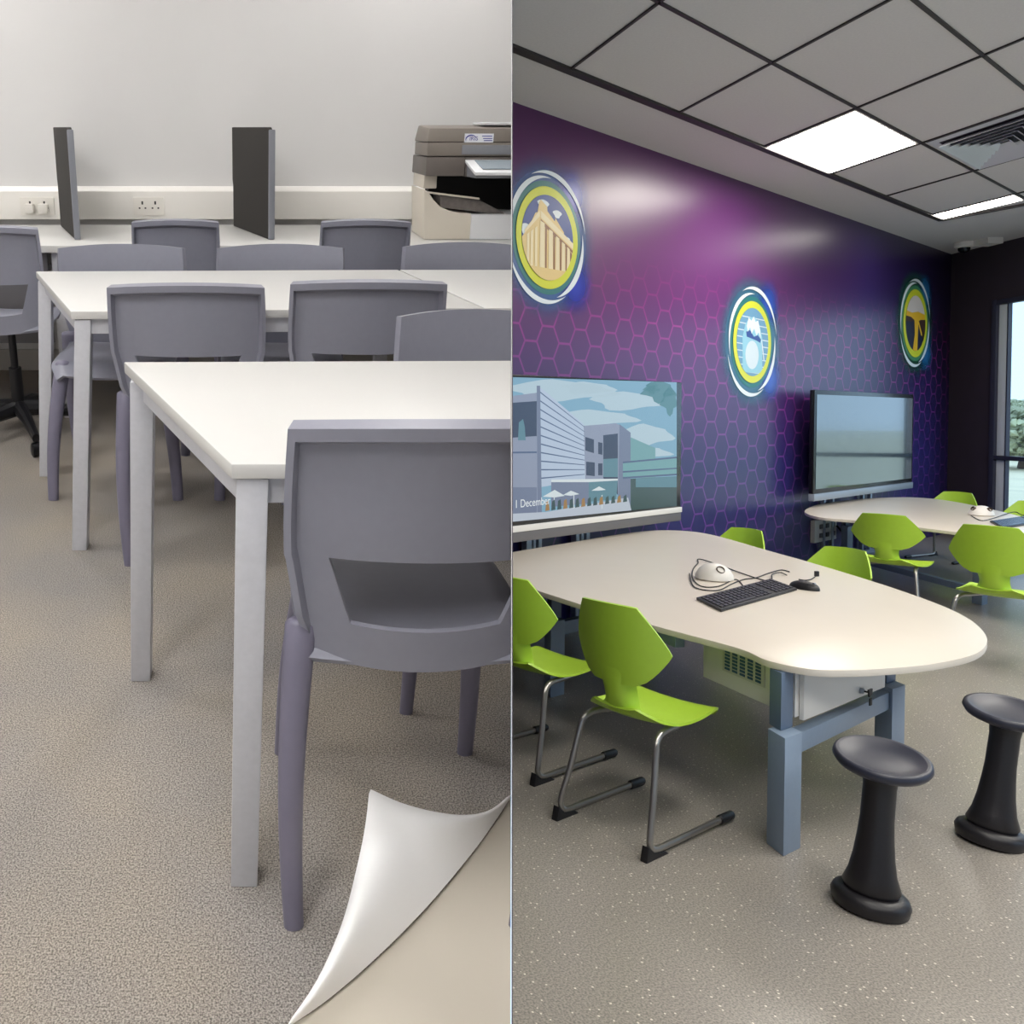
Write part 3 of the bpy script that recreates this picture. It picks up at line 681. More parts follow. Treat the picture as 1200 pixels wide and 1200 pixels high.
def wall_picture(kind, cx, cy, ry_out, ry_in, ry_arc, label, glow1, glow2):
    c0, r = disc_frame(cx, cy, ry_out); u = -wdir; up = V((0,0,1)); rin = r*ry_in/ry_out; ra = r*ry_arc/ry_out
    t = bpy.data.objects.new('round_wall_picture', None); C.objects.link(t); room_of[t.name] = 'R'
    mt = Matrix((u, up, u.cross(up))).transposed().to_4x4(); mt.translation = c0; t.matrix_basis = mt
    tag(t, label, 'wall picture', 'round printed pictures on the purple mural wall')
    # local: x to the right, y up, z towards the room
    sgn = 1 if (u.cross(up)).dot(wn) > 0 else -1
    def ring(r0, r1, a0=0, a1=360, z=.001, n=64, taper=False, c=(0,0)):
        z *= 4
        m_ = MB(); pts = []
        for k in range(n+1):
            a = math.radians(a0+(a1-a0)*k/n); w = (r1-r0)*(math.sin(math.pi*k/n) if taper else 1); rm = (r0+r1)/2
            pts.append((V((c[0]+(rm-w/2)*math.cos(a),c[1]+(rm-w/2)*math.sin(a),z*sgn)), V((c[0]+(rm+w/2)*math.cos(a),c[1]+(rm+w/2)*math.sin(a),z*sgn))))
        for k in range(n): m_.add([pts[k][0],pts[k+1][0],pts[k+1][1],pts[k][1]],[(0,1,2,3)])
        return m_
    def disc(rr, z, c=(0,0), n=64): return MB().add([V((c[0]+rr*math.cos(2*math.pi*k/n),c[1]+rr*math.sin(2*math.pi*k/n),z*sgn*4)) for k in range(n)], [list(range(n))])
    radial_glow('print_glow_a_'+kind, glow1, ra*.8, ra*1.28, .85); radial_glow('print_glow_b_'+kind, glow2, ra*.05, ra*.55, .9)
    put('printed_halo', disc(ra*1.3, .0004), 'print_glow_a_'+kind, t, local=True)
    h2 = disc(ra*.56, .0006); o = put('printed_flare', h2, 'print_glow_b_'+kind, t, local=True); o.matrix_basis = Matrix.Translation((ra*.62, ra*.72, 0))
    h3 = disc(ra*.56, .0006); o = put('printed_flare', h3, 'print_glow_b_'+kind, t, local=True); o.matrix_basis = Matrix.Translation((ra*.72, -ra*.62, .0008*sgn))
    put('printed_ring', ring(r*1.0, r*1.11, z=.0010), 'p_teal' if kind != 'sunset' else 'p_green', t, local=True, label='teal ring')
    a1 = MB()
    for (q0,q1,b0,b1) in ((ra*.92,ra*1.0,10,115),(ra*.90,ra*.98,-165,-60),(r*1.12,r*1.24,85,200),(ra*.84,ra*.94,-75,10)):
        rr = ring(q0,q1,b0,b1,.0016,48,True); a1.add(rr.v, rr.f)
    put('white_swoosh', a1, 'p_white', t, local=True, label='white swirling arcs')
    put('yellow_ring', ring(rin, r, z=.0022), 'p_yellow', t, local=True, label='bright yellow ring')
    # picture inside the ring: painted shapes clipped to the circle
    pic = MB(); mats = []
    def shape(pts, k, z):
        if k not in mats: mats.append(k)
        pic.cur = mats.index(k)
        # clip polygon to the circle
        P_ = [V((x*rin, y*rin, 0)) for x, y in pts]
        n = 48
        for q in range(n):
            a0 = 2*math.pi*q/n; a1_ = 2*math.pi*(q+1)/n; p0 = V((math.cos(a0),math.sin(a0),0))*rin; p1 = V((math.cos(a1_),math.sin(a1_),0))*rin
            e = p1-p0; nn = V((-e.y,e.x,0)); out = []
            for i in range(len(P_)):
                s_, e_ = P_[i], P_[(i+1)%len(P_)]; ds, de = (s_-p0).dot(nn), (e_-p0).dot(nn)
                if ds >= 0: out.append(s_)
                if (ds >= 0) != (de >= 0): out.append(s_+(e_-s_)*(ds/(ds-de)))
            P_ = out
            if len(P_) < 3: return
        pic.add([V((p.x,p.y,z*sgn*4)) for p in P_], [list(range(len(P_)))])
    full = [(-1.1,-1.1),(1.1,-1.1),(1.1,1.1),(-1.1,1.1)]
    if kind == 'temple':
        shape(full, 'p_sky', .0026)
        for (x,y,s) in ((-.2,.75,.2),(.35,.6,.16),(-.85,.1,.22),(.75,.05,.1)): shape([(x+s*math.cos(a)*(1+.3*math.sin(3*a)),y+s*.6*math.sin(a)) for a in [k*math.pi/8 for k in range(16)]], 'p_white', .0028)
        shape([(-.36,.78),(-.3,.86),(-.05,.72),(-.04,.62),(.25,.42),(.28,.5),(.62,.2),(.62,.12),(1,-.12),(1,-1),(-1,-1),(-1,-.1),(-.72,.2),(-.5,.52),(-.42,.55)], 'p_stone', .0030)
        shape([(-.3,.6),(1,-.02),(1,-.16),(-.3,.44)], 'p_stone2', .0032); shape([(-.34,.6),(-.34,.46),(-.9,0),(-.9,.08)], 'p_stone2', .0032)
        shape([(-.3,.4),(1,-.2),(1,-.27),(-.3,.31)], 'p_stone_dark', .0033)
        for k,(x,w_) in enumerate(((-.32,.17),(.02,.15),(.3,.13),(.54,.12),(.75,.1))):
            yt = .36-(x+.3)*.46; shape([(x,yt),(x+w_,yt-.05),(x+w_+.02,-.95),(x-.02,-.95)], 'p_stone2', .0035); shape([(x+w_+.02,yt-.1),(x+w_+.09,yt-.15),(x+w_+.09,-.75),(x+w_+.03,-.75)], 'p_stone_dark', .0034)
        for x in (-.52,-.68,-.82): shape([(x,-.02+.6*(x+.82)),(x+.09,.04+.6*(x+.82)),(x+.09,-.8),(x,-.8)], 'p_stone2', .0035)
        shape([(-1,-.72),(1,-.72),(1,-1),(-1,-1)], 'p_stone', .0037)
    elif kind == 'ice':
        shape(full, 'p_ice2', .0026)
        for k in range(9): shape([(-1,.72-.2*k),(1,.66-.2*k),(1,.69-.2*k),(-1,.75-.2*k)], 'p_ice3', .0028)
        shape([(-.62,-.9),(-.66,.1),(-.5,.5),(-.2,.72),(.1,.74),(.4,.5),(.6,.15),(.62,-.9)], 'p_ice', .0030)
        shape([(-.42,.45),(-.3,.7),(-.12,.62),(.02,.76),(.14,.6),(.3,.66),(.44,.4),(.5,.12),(.34,.3),(.2,.2),(.06,.4),(-.1,.24),(-.2,.42),(-.34,.28)], 'p_white', .0032)
        shape([(-.44,.28),(-.2,.34),(.05,.16),(.3,.22),(.5,.1),(.46,.0),(.2,.06),(-.1,.1),(-.4,.14)], 'p_sky', .0031)
        shape([(-.4+.42*math.cos(a)*1.0+.35,-.38+.42*math.sin(a)) for a in [k*math.pi/10 for k in range(20)]], 'p_ice3', .0032)
        shape([(.56,.1),(.66,-.2),(.74,-.5),(.68,-.5),(.6,-.2),(.52,.1)], 'p_white', .0033)
    else:
        shape(full, 'p_navy', .0026)
        shape([(-1.1,.32),(1.1,.32),(1.1,1.1),(-1.1,1.1)], 'p_cloud', .0028)
        shape([(-1.1,.42),(-.4,.36),(.2,.44),(1.1,.36),(1.1,.16),(.3,.1),(.24,-.3),(.2,-1.1),(-.3,-1.1),(-.08,-.4),(-.14,.08),(-1.1,.2)], 'p_sunset', .0030)
        shape([(-1.1,.22),(-.5,.2),(-.14,.1),(-.5,.02),(-1.1,.04)], 'p_brown', .0032); shape([(1.1,.2),(.5,.16),(.28,.1),(.6,-.4),(.8,-.6),(1.1,-.5)], 'p_brown', .0032)
        shape([(.3,.1),(.62,-.3),(.66,-.42),(.56,-.4),(.26,0)], 'p_sunset', .0034)
    put('printed_picture', pic, mats, t, local=True)
wall_picture('temple', 641, 279, 60, 50, 80, 'large round wall picture of a ruined stone temple above the big display', (70,110,170), (40,60,190))
wall_picture('ice', 881, 401, 48, 40, 66, 'round wall picture in icy pale blue, middle one of the three', (60,120,150), (50,90,200))
wall_picture('sunset', 1072, 379, 40, 32.5, 53, 'small round orange and dark wall picture nearest the dark corner', (30,90,70), (40,120,180))

# wall socket box behind the second table
c0, c1 = wallpt(949,634,.0), wallpt(975,609,.0)
t = thing('power_box', 'white power socket box on the purple wall under the far table', 'socket', 'R', ((c0+c1)/2).to_tuple()[:2]+(min(c0.z,c1.z),))
za, zb = wallpt(949,636).z, wallpt(949,610).z
pa = V((c0.x,c0.y,0)); pb = V((c1.x,c1.y,0))
put('face_plate', MB().prism([V((p.x,p.y,za)) for p in (pa+wn*.003,pb+wn*.003,pb+wn*.05,pa+wn*.05)], (0,0,zb-za)), 'cabinet_white', t, 'R', bevel=.005)
mb = MB()
for k in range(3):
    for l_ in range(2):
        q = pa.lerp(pb,.2+.28*k)+wn*.052; mb.prism([V((p.x,p.y,za+(zb-za)*(.2+.4*l_))) for p in (q,q+(pb-pa)*.12,q+(pb-pa)*.12+wn*.01,q+wn*.01)],(0,0,(zb-za)*.2))
put('socket_slots', mb, 'panel_grey', t, 'R')
q = pa.lerp(pb,.95)+wn*.06
single('coiled_cable', MB().tube(smoothline([V((q.x,q.y,za+.16)),V((q.x,q.y,za+.1))+wn*.05,V((q.x,q.y,za+.02))+wn*.05-wdir*.08,V((q.x,q.y,za+.1))-wdir*.16+wn*.05,V((q.x,q.y,za+.15))-wdir*.1+wn*.04,V((q.x,q.y,za-.02))-wdir*.1+wn*.06,V((q.x,q.y,za-.1))-wdir*.12+wn*.04],8), .011, 8), 'black_cable', 'R', 'black coiled cable plugged beside the white power box', 'cable')

# displays
def display(corners, anchor_off, vx, label, cat, name, art):
    (xl,ytl,ybl), (xr,ytr,ybr) = corners
    br = wallpt(xr, ybr, anchor_off); d = vpdir(vx) if vx else dA; n_ = V((d.y,-d.x,0)); 
    if n_.dot(V((0,0,0))-V((br.x,br.y,0))) < 0: n_ = -n_
    pt = lambda px, py, off=0: hit('R', px, py, V((br.x,br.y,0))+n_*off, n_)
    P = [pt(xl,ybl), pt(xr,ybr), pt(xr,ytr), pt(xl,ytl)]
    zb_, zt_ = (P[0].z+P[1].z)/2, (P[2].z+P[3].z)/2
    a = V((P[0].x,P[0].y,0)); b = V((P[1].x,P[1].y,0)); e = (b-a).normalized()
    t = thing(name, label, cat, 'R', (a.x,a.y,0) if False else tuple(((a+b)/2)[:2])+(0,))
    bx = lambda s0, s1, z0, z1, o0, o1: MB().prism([V((p.x,p.y,z0)) for p in (a+e*s0+n_*o0, a+e*s1+n_*o0, a+e*s1+n_*o1, a+e*s0+n_*o1)], (0,0,z1-z0))
    Ln = (b-a).length
    art(t, bx, Ln, zb_, zt_, pt, a, b, e, n_)
def art1(t, bx, Ln, zb_, zt_, pt, a, b, e, n_):
    put('display_case', bx(0,Ln,zb_,zt_,-.08,0), 'tv_black', t, 'R', bevel=.006)
    put('lower_bar', bx(0,Ln,zb_-.11,zb_-.035,-.07,.006), 'panel_grey', t, 'R', bevel=.006, label='dark grey lower bar')
    put('trim_strip', bx(0,Ln,zb_-.034,zb_+.012,-.06,.014), 'cabinet_white', t, 'R', bevel=.004, label='white strip under the screen')
    mats = ['s_sky']; m_ = MB()
    lim = dict(x=(558,793), y=None)
    def yt(x): return 442+(448-442)*(x-600)/193.
    def yb(x): return 611.5+(593-611.5)*(x-600)/193.
    def S(pts, k, z, m_=m_):
        if k not in mats: mats.append(k)
        m_.cur = mats.index(k); q = []
        for x, y in pts:
            x = min(x, 793); y = min(max(y, yt(x)), yb(x)); q.append(pt(x, y, z))
        m_.add(q, [list(range(len(q)))])
    S([(540,300),(793,300),(793,700),(540,700)], 's_sky', .0010)
    for (x,y,w_,h_) in ((660,458,60,12),(740,470,44,10),(700,490,46,9),(760,510,28,12),(690,455,30,7),(745,530,40,8)):
        S([(x+w_*math.cos(q)*(1+.2*math.sin(4*q)), y+h_*math.sin(q)*(1+.25*math.cos(3*q))) for q in [k*math.pi/12 for k in range(24)]], 's_cloud', .0014)
    S([(540,470),(600,464),(631,460),(631,610),(540,620)], 's_wall', .0018)                         # left block
    S([(540,478),(600,472),(629,470),(629,511),(540,517)], 's_dark', .0022)                          # balcony recess
    S([(608,495),(613,491),(615,500),(616,516),(607,516)], 's_glass', .0026)
    S([(540,571),(629,571),(629,607),(540,613)], 's_wall2', .0022)
    S([(540,530),(629,529),(629,531),(540,532)], 's_line', .0023)
    S([(631,452),(684,497),(686,562),(633,571)], 's_clad', .0024)                                    # clad tower
    for k in range(11):
        u = k/11; S([(632,458+u*112),(685,500+u*61),(685,500.8+u*61),(632,459.6+u*112)], 's_line', .0028)
    S([(629,452),(633,452),(635,600),(630,602)], 's_wall2', .0029)
    S([(684,499),(722,496),(730,500),(730,580),(686,566)], 's_wall', .0024)
    S([(686,512),(696,515),(696,531),(686,528)], 's_dark', .0030); S([(687,541),(697,542),(697,558),(687,557)], 's_dark', .0030); S([(701,518),(706,519),(706,533),(701,532)], 's_dark', .0030)
    S([(701,543),(706,543),(706,557),(701,557)], 's_dark', .0030)
    S([(707,510),(724,508),(724,580),(707,560)], 's_dark', .0030); S([(707,538),(724,537),(724,559),(707,559)], 's_glass', .0032)
    S([(726,497),(739,507),(739,600),(724,600)], 's_wall2', .0026)
    S([(738,512),(768,525),(768,560),(738,560)], 's_bridge', .0024)
    S([(730,541),(793,535),(793,556),(730,560)], 's_bridge', .0030); S([(730,541),(793,535),(793,537),(730,543)], 's_line', .0033); S([(730,552),(793,548),(793,549.5),(730,554)], 's_line', .0033); S([(730,559),(793,555),(793,557),(730,561)], 's_line', .0033)
    S([(739,561),(793,558),(793,600),(739,600)], 's_tree', .0026); S([(745,561),(793,558),(793,571),(745,571)], 's_glass', .0028)
    S([(540,605),(640,600),(736,583),(740,600),(660,612),(540,625)], 's_ground', .0034)
    S([(646,562),(724,561),(724,563),(690,565),(646,565)], 's_umb', .0036); S([(690,565),(724,563),(722,585),(690,588)], 's_glass', .0034); S([(646,565),(690,565),(690,590),(646,594)], 's_wall2', .0034)
    S([(636,582),(650,574),(662,581),(650,583)], 's_umb', .0038); S([(660,580),(669,575),(679,579),(669,581)], 's_umb', .0038); S([(693,575),(702,570),(710,574),(702,575)], 's_umb', .0038)
    for x in (645,668,701): S([(x+4,580),(x+5,580),(x+5,596),(x+4,596)], 's_umb', .0038)
    for k in range(14):
        x = 640+7*k; S([(x,588-k*.5),(x+3,586-k*.5),(x+4,598-k*.8),(x-1,599-k*.8)], 's_tree' if k%3 else 's_orange', .0040)
    for (x,y,w_,h_) in ((772,458,18,12),(785,470,10,14),(764,455,9,6)): S([(x+w_*math.cos(q)*(1+.3*math.sin(5*q)), y+h_*math.sin(q)*(1+.3*math.cos(4*q))) for q in [k*math.pi/10 for k in range(20)]], 's_leaf', .0030)
    sc = put('screen', m_, mats, t, 'R', label='lit screen showing a modern building under blue sky')
    p0, p1 = pt(604,596,.006), pt(650,590.5,.006)
    sz = (p1-p0).length/ (10*.56)
    text('1 December', 'R', pt(603,595.5,.006), p1-p0, (0,0,1), sz*1.0, 's_white', sc, 'screen_lettering')
    zf = .05
    for (x0,x1) in ((637,643),(645,648),(651,655),(695,699),(701,704),(707,711)):
        s0 = (pt(x0,620)-V((0,0,0))-a); s0 = V((s0.x,s0.y,0)).dot(e); s1 = V(((pt(x1,620)-a).x,(pt(x1,620)-a).y,0)).dot(e)
        put('stand_column', bx(s0,s1,.05,zb_-.02,-.2,-.15), 'tv_column', t, 'R', bevel=.004)
    put('stand_base', bx(Ln*.35,Ln*.8,0,.05,-.2,-.1), 'tv_column', t, 'R', bevel=.01)
display(((500,438,627),(797.5,445,598)), .24, 1690, 'large lit wall display on a silver stand showing a modern building', 'display', 'interactive_display', art1)
def art2(t, bx, Ln, zb_, zt_, pt, a, b, e, n_):
    put('display_case', bx(0,Ln,zb_,zt_,-.05,0), 'tv_black', t, 'R', bevel=.01)
    put('lower_bar', bx(0,Ln,zb_-.08,zb_+.0,-.05,.012), 'tv_silver', t, 'R', bevel=.01, label='silver lower bar')
    m = mat('switched_off_glass', (64,78,88), .12, coat=.5); m.node_tree.nodes['Principled BSDF'].inputs['Specular IOR Level'].default_value = 1.0; M['switched_off_glass'] = m
    put('screen', bx(.05,Ln-.05,zb_+.05,zt_-.05,.001,.004), 'switched_off_glass', t, 'R', label='unlit grey screen reflecting the windows')
    for x in (.24,.32,.62,.70): put('stand_column', bx(Ln*x,Ln*x+.05,.05,zb_-.05,-.2,-.16), 'tv_column', t, 'R', bevel=.005)
    put('stand_base', bx(Ln*.15,Ln*.85,0,.05,-.2,-.145), 'tv_column', t, 'R', bevel=.01)
display(((953,457,580),(1069,462,564)), .22, 1667, 'grey switched-off display on a silver stand by the dark corner', 'display', 'interactive_display', art2)

# tables
ZT = .72
def outline(px, n=5): return smoothline([R_(x,y,ZT) for x,y in px], n, True)
o1 = outline([(560,655),(600,647),(660,637),(720,627),(760,622),(790,621.5),(820,624),(850,630.5),(900,645),(950,659),(1000,674),(1050,690),(1100,708),(1132,723),(1150,737),(1157,750),(1150,762),(1128,771),(1085,779),(1040,783),(1000,785),(950,784),(900,774),(867,760),(800,742),(733,724),(680,708),(633,693),(600,683),(560,672)], 4)
c = sum(o1,V())/len(o1)
t = thing('d_end_table', 'large cream table with rounded end, keyboard on it, nearest table of the purple room', 'table', 'R', (c.x,c.y,0), group='cream round-ended tables in the purple room')
def top_parts(t, o):
    put('tabletop', MB().prism(o, (0,0,-.028)), 'beige_laminate', t, 'R', bevel=.003)
top_parts(t, o1)
def column_leg(t, Lp, Fp, Rp, zc, small=.7):
    l_, f_, r_ = R_(*Lp), R_(*Fp), R_(*Rp); b_ = l_+r_-f_; P = [l_,f_,r_,b_]; c_ = sum(P,V())/4
    lg = put('leg', MB().prism(P, (0,0,zc)), 'leg_bluegrey', t, 'R', bevel=.004)
    put('telescopic_inner', MB().prism([c_+V((.014,.05,0))+(p-c_)*small+V((0,0,zc+.001)) for p in P], (0,0,ZT-.03-zc-.001)), 'leg_dark_bluegrey', lg, 'R', bevel=.003)
    put('foot_pad', MB().prism([c_+(p-c_)*.94+V((0,0,-.0)) for p in P], (0,0,.004)), 'rubber_black', lg, 'R')
    return P, c_
Pn, cn = column_leg(t, (898,988), (918,1004), (938,994), .46)
off = (R_(1035,925)-R_(918,1004)); 
def shifted(P, d): return [p+d for p in P]
def column_at(t, P, zc, small=.7):
    c_ = sum(P,V())/4
    lg = put('leg', MB().prism(P, (0,0,zc)), 'leg_bluegrey', t, 'R', bevel=.004)
    put('telescopic_inner', MB().prism([c_+V((.014,.05,0))+(p-c_)*small+V((0,0,zc+.001)) for p in P], (0,0,ZT-.03-zc-.001)), 'leg_dark_bluegrey', lg, 'R', bevel=.003)
    return c_
d_far = R_(1044,925)-R_(918,1004); cf = column_at(t, shifted(Pn, d_far), .46)
d_left = R_(645,818)-R_(918,1004); cl_ = column_at(t, shifted(Pn, d_left), .46)
cfl = column_at(t, shifted(Pn, d_left+d_far), .46)
def beam(a, b, w, z0, z1):
    d = (b-a).normalized(); n_ = V((-d.y,d.x,0))*w/2; a = a+d*.06; b = b-d*.06
    return MB().prism([V((p.x,p.y,z0)) for p in (a+n_,b+n_,b-n_,a-n_)], (0,0,z1-z0))
put('end_beam', beam(cn,cf,.05,.36,.44), 'leg_bluegrey', t, 'R', bevel=.004)
put('end_beam', beam(cl_,cfl,.05,.36,.44), 'leg_bluegrey', t, 'R', bevel=.004)
tt = max((k/100 for k in range(100)), key=lambda q: -abs(pix('R', cn.lerp(cl_,q)+V((0,0,.65)))[0]-806))
for (a,b) in ((cn.lerp(cl_,tt),cl_),(cf,cfl)): put('long_rail', beam(a,b,.05,.61,.685), 'leg_bluegrey', t, 'R', bevel=.004)
put('cable_tray', beam(cn.lerp(cf,.5)+(cl_-cn).normalized()*.9,cl_.lerp(cfl,.5),.3,.60,.62), 'leg_dark_bluegrey', t, 'R')
# under-table cabinet with drawer
zb0 = .49
q1c, q2c, q3c = R_(815,792,zb0), R_(934,846,zb0), R_(1046,800,zb0)
di = (q1c-q2c).normalized(); dj = (q3c-q2c).normalized()
q2c = q2c+di*.03+dj*.03; Pc = [q2c, q2c+di*((q1c-q2c).length*.97), q2c+di*((q1c-q2c).length*.97)+dj*((q3c-q2c).length*.8), q2c+dj*((q3c-q2c).length*.93)]
put('cabinet_box', MB().prism(Pc, (0,0,ZT-.03-zb0)), 'cabinet_white', t, 'R', bevel=.003)
ndj = V((dj.y,-dj.x,0)); 
if ndj.dot(di) > 0: ndj = -ndj
ndi = V((di.y,-di.x,0))
if ndi.dot(dj) > 0: ndi = -ndi
W_ = (Pc[3]-Pc[0]).length
dr = put('drawer', MB().prism([q2c+dj*.03+ndj*.002+V((0,0,-.012)), q2c+dj*(W_)+ndj*.002+V((0,0,-.012)), q2c+dj*(W_)+ndj*.02+V((0,0,-.012)), q2c+dj*.03+ndj*.02+V((0,0,-.012))], (0,0,.2)), 'cabinet_white', t, 'R', bevel=.003)
lk = hit('R', 1008, 809, q2c+ndj*.02, ndj)
ms = Matrix.Translation(lk) @ ndj.to_track_quat('Z','Y').to_matrix().to_4x4()
put('lock', MB().lathe([(.012,.001),(.012,.012),(.008,.016)],16,ms), 'tv_silver', dr, 'R')
kx = lk+ndj*.03; put('key', MB().prism([kx+V((0,0,.012))-dj*.008, kx+V((0,0,.012))+dj*.03, kx+V((0,0,-.012))+dj*.03, kx+V((0,0,-.02))+dj*.0], ndj*.006).tube([lk+ndj*.01, kx],.004,8).prism([kx+V((0,0,-.03))+dj*.01,kx+V((0,0,-.03))+dj*.03,kx+V((0,0,-.06))+dj*.03,kx+V((0,0,-.06))+dj*.01], ndj*.005), 'rubber_black', dr, 'R')
vn = hit('R', 848, 772, q2c+ndi*.0, ndi); vs_ = hit('R', 897, 795, q2c, ndi); sA = (vn-q2c).dot(di); sB = (vs_-q2c).dot(di)
pl_ = put('vent_plate', MB().prism([V((p.x,p.y,.56)) for p in (q2c+di*sA+ndi*.001,q2c+di*sB+ndi*.001,q2c+di*sB+ndi*.006,q2c+di*sA+ndi*.006)], (0,0,.11)), 'laminate_edge', t, 'R', bevel=.002)
mb = MB()
for k in range(5):
    for r_ in range(6):
        s0 = sA+(sB-sA)*(.07+.185*k); s1 = s0+(sB-sA)*.12
        mb.prism([V((p.x,p.y,.572+.015*r_)) for p in (q2c+di*s0+ndi*.0062,q2c+di*s1+ndi*.0062,q2c+di*s1+ndi*.0085,q2c+di*s0+ndi*.0085)], (0,0,.010))
put('vent_slots', mb, 'vent_glass', pl_, 'R')

o2 = outline([(943,600),(949,594.5),(965,590),(1000,585.5),(1040,583),(1075,583),(1110,586.5),(1150,594),(1200,606),(1260,622),(1300,640),(1300,655),(1260,650),(1200,632.5),(1160,627),(1118,623),(1080,618.5),(1040,614),(1000,609.5),(960,606)], 4)
c = sum(o2,V())/len(o2)
t = thing('d_end_table', 'cream round-ended table further back below the grey switched-off display', 'table', 'R', (c.x,c.y,0), group='cream round-ended tables in the purple room')
top_parts(t, o2)
e0 = R_(992,663); Pq = shifted(Pn, e0-cn); ca2 = column_at(t, Pq, .46)
e1_ = R_(1165,722); Pq = shifted(Pn, e1_-cn+V((.3,.5,0))); cb2 = column_at(t, Pq, .46)
put('end_beam', beam(ca2, ca2+(cf-cn)*.9, .05, .36,.44), 'leg_bluegrey', t, 'R', bevel=.004)
column_at(t, shifted(Pn, ca2+(cf-cn)*.95-cn), .46)
put('long_rail', beam(ca2,cb2,.05,.61,.685), 'leg_bluegrey', t, 'R', bevel=.004)
put('floor_beam', beam(ca2,cb2,.06,.08,.14), 'leg_bluegrey', t, 'R', bevel=.004)

# green chairs: local x to the side, y forward
def green_parts(t):
    # seat
    mb = MB(); G = []
    for i in range(19):
        v = i/18; y = -.20+.42*v; row = []
        hw = (.10+.105*min(1,v/.25)**.7)+.012*math.sin(v*3)-(.05*((v-.85)/.15)**2 if v > .85 else 0)
        for j in range(17):
            u = -1+2*j/16; x = hw*u
            z = .445-.022*math.sin(min(1,v*1.1)*math.pi)+.012*u*u-(.05*((v-.82)/.18)**1.8 if v > .82 else 0)
            if v < .2: z += .035*((.2-v)/.2)**1.6
            row.append(V((x,y,z)))
        G.append(row)
    mb.sheet(G, .010); put('seat', mb, 'green_plastic', t, local=True, smooth=60)
    # neck: curved waist with raised side flanges
    mb = MB(); G = []
    for i in range(13):
        v = i/12; row = []
        a = v*math.pi/2*1.0
        y = -.19-.045*math.sin(a); z = .455+.18*v-(.02*math.sin(v*math.pi)); hw = .105-.03*math.sin(v*math.pi)
        for j in range(11):
            u = -1+2*j/10; row.append(V((hw*u, y+.045*u**4*math.sin(v*math.pi)+.02*u*u, z)))
        G.append(row)
    mb.sheet(G, .012); put('neck', mb, 'green_plastic', t, local=True, smooth=60)
    # back: wide hexagonal wing
    mb = MB(); G = []
    rows = 14
    for i in range(rows+1):
        v = i/rows; z = .57+.295*v; row = []
        if v < .42: hw = .10+(.235-.10)*(v/.42)**.62
        else: hw = .235-(.235-.135)*((v-.42)/.58)**1.25
        for j in range(21):
            u = -1+2*j/20; x = hw*u
            y = -.225-.05*v+.09*(x/.235)**2*1.0
            row.append(V((x,y,z+(.0 if v < .9 else .006*(1-u*u)))))
        G.append(row)
    mb.sheet(G, .010); put('backrest', mb, 'green_plastic', t, local=True, smooth=60)
    # frame: each side tube from the seat down and forward along the floor
    for s in (-1,1):
        x = s*.17; xf = s*.225
        pts = smoothline([V((s*.12,.10,.397)),V((s*.15,-.02,.400)),V((x,-.125,.405)),V((s*.182,-.172,.388)),V((s*.190,-.190,.35)),V((s*.208,-.225,.2)),V((xf-s*.002,-.258,.09)),V((xf,-.262,.05)),V((xf,-.235,.026)),V((xf,-.16,.024)),V((xf,.05,.024)),V((xf,.22,.024))],6)
        f_ = put('side_frame', MB().tube(pts, .0125, 12), 'chrome_tube', t, local=True, smooth=50)
        put('end_cap', MB().tube([(xf,.16,.024),(xf,.165,.024),(xf,.24,.022),(xf,.25,.020)],[.0135,.018,.018,.014],12), 'rubber_black', f_, local=True)
        put('heel_pad', MB().prism([(xf-.016,-.300,0),(xf-.016,-.288,.055),(xf-.016,-.250,.022),(xf-.016,-.19,.013),(xf-.016,-.17,0)],(.032,0,0)), 'rubber_black', f_, local=True, bevel=.004)
    put('cross_bar', MB().tube([(-.12,.10,.397),(-.06,.13,.397),(.06,.13,.397),(.12,.10,.397)], .010, 10), 'chrome_tube', t, local=True)
gp = thing('cantilever_chair', 'x', 'chair', 'R', (0,0,0)); green_parts(gp); gused = [False]
def green(label, top, D, az, w, group='lime green chairs at the near table'):
    """top: pixel of the middle of the back's upper edge, D: its distance, az: heading in degrees, w: width scale"""
    o_, d_ = ray('R', *top); p = o_+d_*D; zt = p.z; ang = math.radians(az-90); fw_ = V((-math.sin(ang),math.cos(ang),0)); sz = zt/.865
    s_ = 1.15
    t = gp if not gused[0] else copy_tree(gp); gused[0] = True
    loc = V((p.x,p.y,0))+fw_*(.255*s_)
    t.matrix_basis = Matrix.Translation(loc) @ Matrix.Rotation(ang,4,'Z') @ Matrix.Diagonal((w,s_,sz,1))
    q = lambda x, y: tuple(round(v) for v in pix('R', loc+Matrix.Rotation(ang,3,'Z') @ V((x*w,y*s_,0))))
    return tag(t, label, 'chair', group)
AZ = 24
green('lime green chair on silver runners, nearest of the green chairs, tucked under the near table', (711,707), 3.42, 33, .90)
green('lime green chair cut by the added divider, left of the nearest green chair', (592,676), 4.1, 33, .92)
green('lime green chair beyond the near table, its top right of the large display', (876,620), 7.1, AZ+180, 1.0)
green('lime green chair beyond the near table, its back right of the keyboard', (992,643), 5.85, AZ+180, 1.0)
G2 = 'lime green chairs at the far table'
green('lime green chair in front of the far table, below the grey display', (1035,603), 7.3, AZ+14, 1.15, group=G2)
green('lime green chair in front of the far table, closest to the window, back turned', (1160,617), 5.75, AZ+10, 1.1, group=G2)
green('lime green chair behind the far table beside the white conference device', (1123,577), 10.3, AZ+180, 1.1, group=G2)
green('lime green chair behind the far table at the window, cut by the picture edge', (1214,588), 9.1, AZ+180, 1.1, group=G2)

